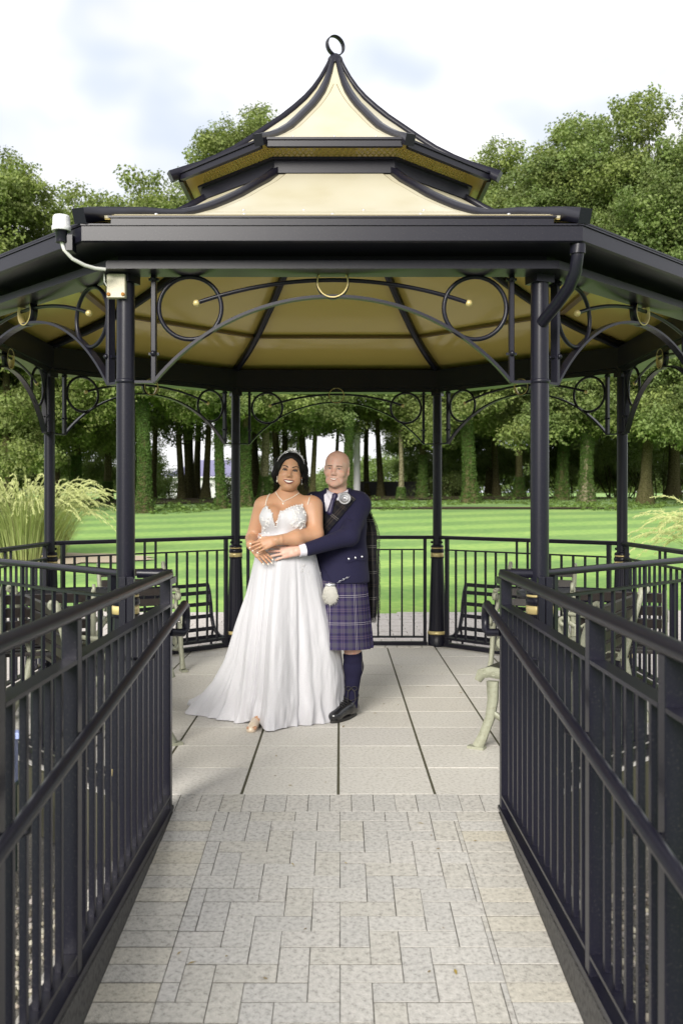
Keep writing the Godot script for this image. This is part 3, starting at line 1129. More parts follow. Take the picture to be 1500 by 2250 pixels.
func build_ramp_railings() -> void:
	var bal := mk()
	bx(bal, Vector3.ZERO, Vector3(0.020, 0.866, 0.022), Transform3D(), 0.002)
	var bal_m := done(bal)
	var pst := mk()
	bx(pst, Vector3(0, 0.535, 0), Vector3(0.05, 1.07, 0.05), Transform3D(), 0.003)
	var pst_m := done(pst)
	for s in [-1.0, 1.0]:
		var fx: float = 0.016 + 0.790 * s
		var o := thing("ramp_railing", "black ramp railing with sloping handrail on the %s of the brick ramp" % ("right" if s > 0 else "left"), "railing", Vector3(fx, 0, 0), 0.0, "railings along the ramp")
		var z0 := 0.17
		var z1 := 4.3
		var st := mk()
		sweep(st, [Vector3(0, 1.083, z0 - 0.05), Vector3(0, 1.083, z0), Vector3(0, 1.083, 1.8), Vector3(0, 1.083, z1)], circle(0.030, 16, 0.72), Vector3.UP, false, [0.9, 1, 1, 1])
		obj("top_rail", st, M.black, o)
		var sh := mk()                                                    # the short return to the column
		sweep(sh, [Vector3(0, 1.078, z0 - 0.16), Vector3(0.167 * s, 1.078, z0 - 0.168)], circle(0.022, 12))
		bx(sh, Vector3(0, 1.05, z0 - 0.09), Vector3(0.04, 0.03, 0.16))
		obj("return_rail", sh, M.black, o)
		var stops := [z0, 1.72, 2.38, 3.9]
		for p in stops:
			put("post", pst_m, M.black, o, Transform3D(Basis(), Vector3(0, 0, p)))
		for i in 3:
			var a: float = stops[i] + 0.025
			var b: float = stops[i + 1] - 0.025
			var sr := mk()
			bx(sr, Vector3(0, 0.944, (a + b) / 2), Vector3(0.05, 0.012, b - a), Transform3D(), 0.002)
			obj("second_rail", sr, M.black, o)
			var br := mk()
			bx(br, Vector3(0, 0.062, (a + b) / 2), Vector3(0.05, 0.012, b - a), Transform3D(), 0.002)
			obj("bottom_rail", br, M.black, o)
			var n := int(round((b - a) / 0.11))
			for j in range(1, n):
				put("baluster", bal_m, M.black, o, Transform3D(Basis(), Vector3(0, 0.501, a + (b - a) * j / n)))
		for q in [0.180, 0.216]:
			put("return_post", pst_m, M.black, o, Transform3D(Basis.from_scale(Vector3(0.66, 1.0, 0.66)), Vector3(q * s, 0, 0.10)))
		# steel angle on the kerb
		var an := mk()
		bx(an, Vector3(0.008 * s, -0.012, (z0 + z1) / 2), Vector3(0.075, 0.024, z1 - z0 + 0.1), Transform3D(), 0.004)
		obj("base_plate", an, M.black, o)
		# handrail that follows the ramp, with a turned-down end
		var hx: float = -0.088 * s
		var hp := []
		for q in [[0.12, 0.205, -0.075], [0.06, 0.10, -0.105]]:
			pass
		hp.append(Vector3(hx * 0.35, 0.82, z0 + 0.02))
		hp.append(Vector3(hx * 0.9, 0.815, z0 - 0.005))
		hp.append(Vector3(hx, 0.83, z0 - 0.03))
		hp.append(Vector3(hx, 0.88, z0 - 0.045))
		hp.append(Vector3(hx, 0.935, z0 - 0.025))
		hp.append(Vector3(hx, 0.950, z0 + 0.02))
		for i in 9:
			hp.append(Vector3(hx, 0.945 - 0.112 * (0.05 + i * 0.5), z0 + 0.07 + i * 0.5))
		var hr := mk()
		sweep(hr, hp, circle(0.019, 12))
		obj("handrail", hr, M.black, o)
		for p in [0.9, 1.72, 2.38]:
			var hb := mk()
			var hy: float = 0.945 - 0.112 * (p - z0 - 0.07)
			tube(hb, [Vector3(hx, hy - 0.018, p), Vector3(hx, hy - 0.05, p), Vector3(hx * 0.8, hy - 0.058, p), Vector3(hx * 0.1, hy - 0.058, p)], 0.007, 6)
			obj("handrail_bracket", hb, M.black, o)
	# dark kerbs the railings stand on
	for s in [-1.0, 1.0]:
		var kb := mk()
		var x: float = 0.016 + 0.812 * s
		bx(kb, Vector3(x, -0.279, 2.285), Vector3(0.11, 0.50, 4.25), Transform3D(), 0.006)
		structure(obj("kerb", kb, M.kerb))


func build_fittings() -> void:
	var gl := GC
	# rain pipe from the gutter to the right front column
	var dp := mk()
	tube(dp, [Vector3(1.118, 2.66, 0.265), Vector3(1.118, 2.56, 0.262), Vector3(1.112, 2.48, 0.245), Vector3(1.095, 2.42, 0.20), Vector3(1.055, 2.355, 0.12), Vector3(1.02, 2.31, 0.06), Vector3(1.004, 2.285, 0.03)], 0.029, 14)
	lathe(dp, [Vector2(0.036, 2.555), Vector2(0.036, 2.60)], 14, Transform3D(Basis(), Vector3(1.118, 0, 0.262)))
	tag(obj("rain_pipe", dp, M.black), "black rain pipe bending from the gutter to the right front column", "pipe")
	# light sensor at the left corner of the gutter
	var ls := thing("light_sensor", "white capped light sensor on a bracket at the left corner of the gutter", "sensor", Vector3(-1.225, 2.60, 0.29))
	var cap := mk()
	lathe(cap, [Vector2(0.041, 0.052), Vector2(0.0425, 0.056), Vector2(0.0425, 0.072), Vector2(0.0395, 0.074), Vector2(0.0385, 0.112), Vector2(0.034, 0.121), Vector2(0.02, 0.125), Vector2(0.001, 0.126)], 20)
	obj("cap", cap, M.lens, ls)
	var body := mk()
	lathe(body, [Vector2(0.026, 0.0), Vector2(0.027, 0.004), Vector2(0.027, 0.05), Vector2(0.034, 0.053)], 12)
	obj("socket", body, M.black, ls)
	var brk := mk()
	bx(brk, Vector3(0.035, 0.0, -0.03), Vector3(0.03, 0.07, 0.07))
	obj("bracket", brk, M.black, ls)
	var cb := mk()
	tube(cb, [Vector3(-1.225, 2.605, 0.29), Vector3(-1.215, 2.57, 0.285), Vector3(-1.185, 2.535, 0.26), Vector3(-1.14, 2.515, 0.22), Vector3(-1.10, 2.51, 0.18), Vector3(-1.06, 2.512, 0.155)], 0.0085, 8)
	tag(obj("cable", cb, M.pvc), "white cable hanging from the light sensor to the beam", "cable")
	var jb := thing("junction_box", "cream rust-stained junction box at the top of the left front column", "junction box", Vector3(-1.03, 2.40, 0.052))
	var b1 := mk()
	bx(b1, Vector3(0, 0.055, 0), Vector3(0.088, 0.112, 0.045), Transform3D(), 0.004)
	obj("lid", b1, M.box, jb)
	for s in [-1.0, 1.0]:
		var sc := mk()
		lathe(sc, [Vector2(0.009, -0.004), Vector2(0.009, 0.003), Vector2(0.004, 0.004)], 10, Transform3D(Basis(Vector3.RIGHT, PI / 2), Vector3(0.034 * s, 0.013, 0.024)))
		obj("screw", sc, M.rust, jb)
	var c2 := mk()
	tube(c2, [Vector3(-0.045, 0.055, 0.005), Vector3(-0.058, 0.075, 0.005), Vector3(-0.06, 0.115, 0.0)], 0.004, 6)
	obj("lead", c2, M.pvc, jb)
	# a few fallen leaves and bits of twig on the paving
	var lf := mk()
	flat(lf)
	var r := RandomNumberGenerator.new()
	r.seed = 44
	for i in 34:
		var x := r.randf_range(-0.68, 1.3)
		var zz := r.randf_range(-4.0, 1.5)
		if absf(x) > 0.66 and zz > -0.4:
			x *= 0.5
		var y := 0.003 if zz < -0.04 else 0.004 - (zz + 0.036) * 0.088
		var a := r.randf() * TAU
		var l := r.randf_range(0.008, 0.022)
		var d := Vector3(cos(a), 0.12, sin(a)) * l
		var sd := Vector3(-sin(a), 0, cos(a)) * l * r.randf_range(0.12, 0.4)
		var p := Vector3(x, y, zz)
		lf.set_color(Color(0.36, 0.27, 0.07).lerp(Color(0.20, 0.15, 0.08), r.randf()))
		quad(lf, p - d, p + sd + Vector3(0, 0.003, 0), p + d, p - sd + Vector3(0, 0.002, 0))
	stuff(tag(obj("fallen_leaves", lf, M.straw), "small yellow fallen leaves scattered on the paving", "leaves"))


# ---------- furniture ----------
func curl(c: Vector2, r0: float, r1: float, a0: float, a1: float, n := 12) -> Array:
	var p := []
	for i in n + 1:
		var t := float(i) / n
		var a := lerpf(a0, a1, t)
		var r := lerpf(r0, r1, t)
		p.append(c + Vector2(cos(a), sin(a)) * r)
	return p


func side_tube(st: SurfaceTool, x: float, pts: Array, w: float, h: float, scales: Array = []) -> void:    # pts are (z, y)
	var v := []
	for p in pts:
		v.append(Vector3(x, p.y, p.x))
	sweep(st, v, rect(w, h), Vector3.UP, false, scales)


# an iron-ended seat: faces +z, runs along x
func make_seat(called: String, label: String, width: float, group: String) -> Node3D:
	var o := thing(called, label, "bench" if width > 1.0 else "chair", Vector3.ZERO, 0.0, group)
	var en := mk()
	# front leg, splayed, thicker at the top
	side_tube(en, 0, [Vector2(0.335, 0.012), Vector2(0.30, 0.09), Vector2(0.262, 0.19), Vector2(0.245, 0.29), Vector2(0.247, 0.40)], 0.03, 0.05, [1.25, 1.0, 1.0, 1.1, 1.25])
	bx(en, Vector3(0, 0.008, 0.345), Vector3(0.05, 0.016, 0.10))
	side_tube(en, 0, [Vector2(-0.37, 0.012), Vector2(-0.31, 0.12), Vector2(-0.25, 0.25), Vector2(-0.22, 0.40)], 0.03, 0.045, [1.2, 1.0, 1.0, 1.1])
	bx(en, Vector3(0, 0.008, -0.37), Vector3(0.05, 0.016, 0.10))
	side_tube(en, 0, [Vector2(0.245, 0.22), Vector2(0.15, 0.16), Vector2(0.0, 0.145), Vector2(-0.15, 0.16), Vector2(-0.26, 0.22)], 0.024, 0.028)
	side_tube(en, 0, curl(Vector2(0.06, 0.215), 0.06, 0.018, -PI / 2, PI * 1.6), 0.02, 0.016)
	side_tube(en, 0, curl(Vector2(-0.07, 0.215), 0.06, 0.018, -PI / 2, -PI * 2.6), 0.02, 0.016)
	# seat side with a row of pierced bosses
	side_tube(en, 0, [Vector2(0.335, 0.395), Vector2(0.315, 0.437), Vector2(0.26, 0.452), Vector2(0.12, 0.437), Vector2(-0.05, 0.42), Vector2(-0.22, 0.41)], 0.03, 0.055, [0.7, 1.05, 1.1, 1.05, 1, 1])
	for i in 6:
		for s in [-1.0, 1.0]:
			var c := Vector3(0.016 * s, 0.452 - 0.007 * i, 0.29 - 0.055 * i)
			sweep(en, ringpts(c, 0.013, Vector3(0, 1, 0), Vector3(0, 0, 1), 10), circle(0.0035, 5), Vector3.RIGHT, true)
	# arm with a scroll and the piece that holds it
	side_tube(en, 0, curl(Vector2(0.185, 0.625), 0.014, 0.042, PI * 2.6, PI * 0.5, 16) + [Vector2(0.10, 0.672), Vector2(-0.02, 0.652), Vector2(-0.14, 0.66), Vector2(-0.245, 0.68)], 0.032, 0.024)
	side_tube(en, 0, [Vector2(0.145, 0.61), Vector2(0.10, 0.59), Vector2(0.095, 0.53), Vector2(0.14, 0.49), Vector2(0.13, 0.45)], 0.026, 0.028)
	side_tube(en, 0, curl(Vector2(0.0, 0.545), 0.075, 0.03, 0.6, PI * 1.9, 14), 0.02, 0.02)
	# back post, leaning, with a rolled top
	side_tube(en, 0, [Vector2(-0.21, 0.40), Vector2(-0.245, 0.52), Vector2(-0.29, 0.70), Vector2(-0.33, 0.84)] + curl(Vector2(-0.352, 0.855), 0.024, 0.012, 0.0, PI * 1.7, 8), 0.034, 0.045, [1.1, 1, 0.95, 0.9, 0.7, 0.6, 0.6, 0.6, 0.6, 0.6, 0.6, 0.6, 0.6])
	side_tube(en, 0, curl(Vector2(-0.235, 0.60), 0.04, 0.015, -0.8, PI * 1.3, 10), 0.02, 0.014)
	var em := done(en)
	for s in [-1.0, 1.0]:
		put("iron_end", em, M.cast, o, Transform3D(Basis(), Vector3(s * (width / 2 - 0.02), 0, 0)))
	var sl := mk()
	bx(sl, Vector3.ZERO, Vector3(width - 0.07, 0.022, 0.062), Transform3D(), 0.004)
	var sm := done(sl)
	for i in 6:
		put("seat_slat", sm, M.slat, o, Transform3D(Basis(), Vector3(0, 0.462 - 0.008 * i, 0.265 - 0.083 * i)))
	for i in 4:
		put("back_slat", sm, M.slat, o, Transform3D(Basis(Vector3.RIGHT, PI / 2 - 0.28), Vector3(0, 0.535 + 0.088 * i, -0.215 - 0.027 * i)))
	return o


func make_table(label: String) -> Node3D:
	var o := thing("garden_table", label, "table", Vector3.ZERO, 0.0, "round mesh-topped tables in the bandstand")
	var rim := mk()
	sweep(rim, ringpts(Vector3(0, 0.715, 0), 0.44, Vector3.RIGHT, Vector3(0, 0, 1), 40), rect(0.02, 0.035), Vector3.UP, true)
	obj("rim", rim, M.black, o)
	var top := mk()
	lathe(top, [Vector2(0.44, 0.70), Vector2(0.44, 0.712)], 40)
	for i in 22:
		var u := -0.43 + 0.041 * i
		var l := sqrt(maxf(0.0, 0.435 * 0.435 - u * u))
		for s in [-1.0, 1.0]:
			bx(top, Vector3.ZERO, Vector3(l * 2, 0.012, 0.012), Transform3D(Basis(Vector3.UP, s * PI / 4), Basis(Vector3.UP, s * PI / 4) * Vector3(0, 0.718 + 0.003 * s, u)))
	obj("lattice_top", top, M.wicker, o)
	for k in 3:
		var leg := mk()
		var d := Vector3(cos(TAU * k / 3 + 0.4), 0, sin(TAU * k / 3 + 0.4))
		tube(leg, [d * 0.36 + Vector3(0, 0.70, 0), d * 0.22 + Vector3(0, 0.50, 0), d * 0.12 + Vector3(0, 0.35, 0), d * 0.22 + Vector3(0, 0.15, 0), d * 0.36 + Vector3(0, 0.012, 0)], 0.016, 8)
		ball(leg, d * 0.36 + Vector3(0, 0.012, 0), Vector3(0.025, 0.012, 0.025), 8)
		obj("leg", leg, M.cast, o)
	return o


func build_furniture() -> void:
	var b := make_seat("garden_bench", "iron-ended bench facing the couple from the right, its scrolled near end beside the ramp railing", 1.22, "iron-ended benches along the bandstand floor")
	b.position = Vector3(1.415, 0, -1.23)
	b.rotation.y = -2.09
	copy_of(b, "iron-ended bench facing the couple from the left, behind the end of the left ramp railing", Vector3(-1.53, 0, -1.31), 2.09)
	var t := make_table("dark lattice-topped round table in the right half of the bandstand")
	t.position = Vector3(2.0, 0, -2.72) + Vector3(-0.15, 0, 0)
	var c := make_seat("garden_armchair", "iron-ended armchair behind the right round table, its back to the lawn", 0.62, "iron-ended armchairs at the round tables")
	c.position = Vector3(1.70, 0, -3.58)
	c.rotation.y = -0.43
	copy_of(c, "iron-ended armchair at the camera side of the right round table", Vector3(1.98, 0, -1.98), PI - 0.35)
	var t2: Node3D = copy_of(t, "dark lattice-topped round table in the left half of the bandstand", Vector3(-2.0, 0, -2.72), 0.5)
	t2.name = "garden_table_001"
	copy_of(c, "iron-ended armchair behind the left round table, its back to the lawn", Vector3(-1.69, 0, -3.59), 0.43)
	copy_of(c, "iron-ended armchair at the camera side of the left round table", Vector3(-1.95, 0, -1.85), PI + 0.3)
	# teal slatted seats on the gravel either side of the ramp
	var g := thing("slatted_seat", "teal slatted seat with a pale blue arm on the gravel left of the ramp", "bench", Vector3(-1.75, -0.36, 0.55), PI / 2, "teal slatted seats beside the ramp")
	var sl := mk()
	bx(sl, Vector3.ZERO, Vector3(1.1, 0.02, 0.07), Transform3D(), 0.003)
	var sm := done(sl)
	for i in 5:
		put("seat_slat", sm, M.green_slat, g, Transform3D(Basis(), Vector3(0, 0.43, 0.2 - 0.09 * i)))
	for i in 5:
		put("back_slat", sm, M.green_slat, g, Transform3D(Basis(Vector3.RIGHT, PI / 2 - 0.2), Vector3(0, 0.50 + 0.085 * i, -0.22 - 0.018 * i)))
	for s in [-1.0, 1.0]:
		var fr := mk()
		bx(fr, Vector3(0.53 * s, 0.21, 0.2), Vector3(0.05, 0.42, 0.05))
		bx(fr, Vector3(0.53 * s, 0.44, -0.25), Vector3(0.05, 0.88, 0.05))
		bx(fr, Vector3(0.53 * s, 0.40, 0.0), Vector3(0.045, 0.05, 0.42))
		obj("leg_frame", fr, M.green_slat, g)
		var ar := mk()
		bx(ar, Vector3(0.53 * s, 0.665, 0.0), Vector3(0.06, 0.03, 0.52), Transform3D(), 0.006)
		bx(ar, Vector3(0.53 * s, 0.54, 0.21), Vector3(0.04, 0.22, 0.04))
		obj("arm", ar, M.blue_bar, g)
	copy_of(g, "teal slatted seat with a pale blue arm on the gravel right of the ramp", Vector3(1.82, -0.36, 0.5), -PI / 2)
	# low curved black slatted seats on the paving behind the rear railings
	for s in [1.0, -1.0]:
		var o := thing("curved_slat_seat", "low black seat of curved slats outside the %s rear railing" % ("right" if s > 0 else "left"), "bench", Vector3(1.62 * s, gy(0, -5.3), -5.25), PI / 4 * -s + (0.0), "low curved slat seats behind the rear railings")
		# side profile (outwards, height)
		var prof := [Vector2(-0.20, 0.66), Vector2(-0.17, 0.58), Vector2(-0.145, 0.46), Vector2(-0.13, 0.33), Vector2(-0.09, 0.20), Vector2(0.0, 0.125), Vector2(0.12, 0.11)]
		for e in [-0.5, 0.5]:
			var st := mk()
			var v := []
			for p in prof:
				v.append(Vector3(e, p.y, p.x))
			sweep(st, v, rect(0.03, 0.03))
			tube(st, [Vector3(e, 0.115, 0.05), Vector3(e, 0.0, 0.10)], 0.014, 6)
			tube(st, [Vector3(e, 0.22, -0.10), Vector3(e, 0.0, -0.14)], 0.014, 6)
			obj("side_frame", st, M.black, o)
		var sl2 := mk()
		bx(sl2, Vector3.ZERO, Vector3(1.0, 0.04, 0.012))
		var m2 := done(sl2)
		for p in prof:
			put("slat", m2, M.black, o, Transform3D(Basis(), Vector3(0, p.y, p.x + 0.018)))


# ---------- trees ----------
var clumps := []


# a handful of leaves on a few twigs: folded blades spread through a ball of radius 1
func leaf_clump(s: int, n: int, size: float) -> ArrayMesh:
	var r := RandomNumberGenerator.new()
	r.seed = s
	var st := mk()
	flat(st)
	for i in n:
		var p := Vector3(r.randfn(), r.randfn() * 0.75, r.randfn()).normalized() * pow(r.randf(), 0.45)
		var out := (p + Vector3(0, 0.25, 0)).normalized()
		var up := (out * 0.9 + Vector3(0, 0.3, 0) + Vector3(r.randfn(), r.randfn(), r.randfn()) * 0.42).normalized()   # leaves turn their faces to the light
		var d := Vector3(r.randfn(), r.randfn() - 0.7, r.randfn())
		d = (d - up * d.dot(up)).normalized()
		var side := d.cross(up).normalized()
		var l := size * r.randf_range(0.7, 1.3)
		var w := l * 0.36
		var a := p
		var b := p + d * l * 0.5 + side * w + up * w * 0.35
		var c := p + d * l - up * l * 0.12
		var e := p + d * l * 0.5 - side * w + up * w * 0.35
		tri(st, a, b, c)
		tri(st, a, c, e)
	return done(st)


func put_leaves(called: String, parent: Node, places: Array, cols: PackedColorArray, mesh: Mesh) -> MultiMeshInstance3D:
	var mm := MultiMesh.new()
	mm.transform_format = MultiMesh.TRANSFORM_3D
	mm.use_colors = true
	mm.mesh = mesh
	mm.instance_count = places.size()
	for i in places.size():
		mm.set_instance_transform(i, places[i])
		mm.set_instance_color(i, cols[i])
	var mi := MultiMeshInstance3D.new()
	mi.name = called
	mi.multimesh = mm
	mi.material_override = M.leaf
	stuff(mi)
	parent.add_child(mi, true)
	return mi


func rand_basis(r: RandomNumberGenerator, s: float) -> Basis:
	return Basis.from_euler(Vector3(r.randf_range(-0.5, 0.5), r.randf() * TAU, r.randf_range(-0.5, 0.5))) * s


# blobs: Array of [centre, radius, tint]
func crown(parent: Node, called: String, blobs: Array, per: int, clump_r: float, col: Color, r: RandomNumberGenerator, which := 0) -> void:
	var places := []
	var cols := PackedColorArray()
	for b in blobs:
		var c: Vector3 = b[0]
		var rad: float = b[1]
		var n := int(per * rad * rad)
		for i in n:
			var d := Vector3(r.randfn(), r.randfn(), r.randfn()).normalized()
			if d.y < -0.35 and r.randf() < 0.6:
				d.y = -d.y
			var p := c + d * Vector3(1.05, 0.62, 1.05) * rad * (pow(r.randf(), 0.4) if r.randf() < 0.85 else r.randf_range(0.9, 1.45))
			places.append(Transform3D(rand_basis(r, clump_r * r.randf_range(0.45, 1.15)), p))
			var v: float = b[2] * r.randf_range(0.78, 1.25)
			var y := r.randf_range(-0.015, 0.02)
			cols.append(Color(maxf(0.01, col.r * v + y * 0.7), maxf(0.015, col.g * v + y * 0.3), maxf(0.004, col.b * v)))
	put_leaves(called, parent, places, cols, clumps[which])


func limb(st: SurfaceTool, a: Vector3, b: Vector3, r0: float, r1: float, r: RandomNumberGenerator, sag := 0.08) -> void:
	var pts := []
	var sc := []
	var n := 6
	var l := (b - a).length()
	var off := Vector3(r.randfn(), absf(r.randfn()) * 0.5, r.randfn()) * l * sag
	for i in n + 1:
		var t := float(i) / n
		pts.append(a.lerp(b, t) + off * sin(t * PI))
		sc.append(lerpf(r0, r1, t))
	sweep(st, pts, circle(1.0, 7), Vector3.UP, false, sc)


# x, z: foot; w: trunk width; fork: height where the crown starts; top: height of the tip; rad: half the crown's width
func tree(called: String, label: String, x: float, z: float, w: float, fork: float, top: float, rad: float, col: Color, bark: Material, seed_no: int, ivy := 0.0, lean := 0.0, dens := 1.0, leaf := 0.42, which := 0) -> void:
	var r := RandomNumberGenerator.new()
	r.seed = seed_no
	var y := gy(x, z)
	var o := thing(called, label, "tree", Vector3(x, y, z), 0.0, "trees of the wood beyond the lawn")
	var st := mk()
	var pts := []
	var sc := []
	var hgt := (top - y) * 0.86
	for i in 15:
		var t := i / 14.0
		var yy := hgt * t
		pts.append(Vector3(lean * yy + 0.10 * sin(yy * 0.55 + seed_no), yy - 0.05, 0.08 * sin(yy * 0.6 + seed_no * 2)))
		sc.append(w / 2 * (1.0 + 0.75 * exp(-yy / 0.35)) * (1.0 - 0.72 * t))
	var rings := []
	for i in pts.size():
		var ring := PackedVector3Array()
		for k in 14:
			var a := -TAU * k / 14
			var f: float = sc[i] * (1.0 + 0.12 * sin(a * 5 + seed_no) * (1.0 if i < 3 else 0.4) + 0.05 * sin(a * 3 + i * 1.3))
			ring.append(pts[i] + Vector3(cos(a) * f, 0, sin(a) * f))
		rings.append(ring)
	skin(st, rings, true, true, 1)
	var blobs := []
	var h := top - y
	var mid := (fork - y + h) / 2
	var half := (h - (fork - y)) / 2
	var n := int(clampf(rad * half * 4.2, 12, 76))
	for i in n:
		var d := Vector3(r.randfn(), r.randfn(), r.randfn()).normalized() * pow(r.randf(), 0.22)
		if i == 0:
			d = Vector3(0, 1, 0)
		var br := rad * r.randf_range(0.18, 0.38)
		var taper := 1.0 - 0.2 * maxf(0.0, d.y)
		var p := Vector3(d.x * (rad - br * 0.6) * taper + lean * mid, mid + d.y * (half - br * 0.55), d.z * (rad - br * 0.6) * taper)
		blobs.append([p, br, r.randf_range(0.82, 1.15)])
		if i < 14:
			var from: Vector3 = pts[clampi(int((p.y - absf(p.x) * 0.5) / hgt * 14), 4, 13)]
			limb(st, from, p, w * 0.15, w * 0.03, r)
	for i in 12:                                       # the lowest boughs, spreading
		var a := r.randf() * TAU
		var q := rad * r.randf_range(0.35, 1.0)
		var br := rad * r.randf_range(0.18, 0.30)
		blobs.append([Vector3(cos(a) * q, fork - y + r.randf_range(0.0, 1.5), sin(a) * q), br, r.randf_range(0.8, 1.1)])
	obj("trunk", st, bark, o)
	crown(o, "crown", blobs, int(26 * dens), leaf, col, r, which)
	if ivy > 0.0:
		var places := []
		var cols := PackedColorArray()
		for i in int(ivy * 700):
			var yy := ivy * pow(r.randf(), 0.8)
			var t := yy / hgt * 14
			var k := clampi(int(t), 0, 13)
			var c: Vector3 = pts[k].lerp(pts[k + 1], t - k)
			var rr := lerpf(sc[k], sc[k + 1], t - k) * r.randf_range(0.94, 1.10)
			var a := r.randf() * TAU
			places.append(Transform3D(rand_basis(r, r.randf_range(0.035, 0.075)), c + Vector3(cos(a) * rr, 0, sin(a) * rr)))
			var v := r.randf_range(0.6, 1.3)
			cols.append(Color(0.085 * v, 0.150 * v, 0.030 * v))
		put_leaves("ivy", o, places, cols, clumps[2])


func bush(called: String, label: String, x: float, z: float, rx: float, ry: float, col: Color, seed_no: int, per := 45, leaf := 0.28, group := "bushes under the trees") -> void:
	var r := RandomNumberGenerator.new()
	r.seed = seed_no
	var o := thing(called, label, "bush", Vector3(x, gy(x, z), z), 0.0, group)
	var st := mk()
	var blobs := []
	for i in int(5 + rx * 2.6):
		var p := Vector3(r.randf_range(-1, 1) * rx * 0.75, r.randf_range(0.15, 0.85) * ry, r.randf_range(-0.6, 0.6) * rx * 0.6)
		blobs.append([p, minf(ry * 0.5, 1.3) * r.randf_range(0.6, 1.0), r.randf_range(0.8, 1.15)])
		limb(st, Vector3(p.x * 0.3, -0.05, 0), p, 0.04, 0.012, r)
	obj("stems", st, M.bark, o)
	crown(o, "foliage", blobs, per, leaf, col, r, 1)


func px_x(px: float, d: float) -> float:            # sideways place of something seen at a bearing, d metres off
	return CAM.x + (px - 747.0) * d / 2080.0


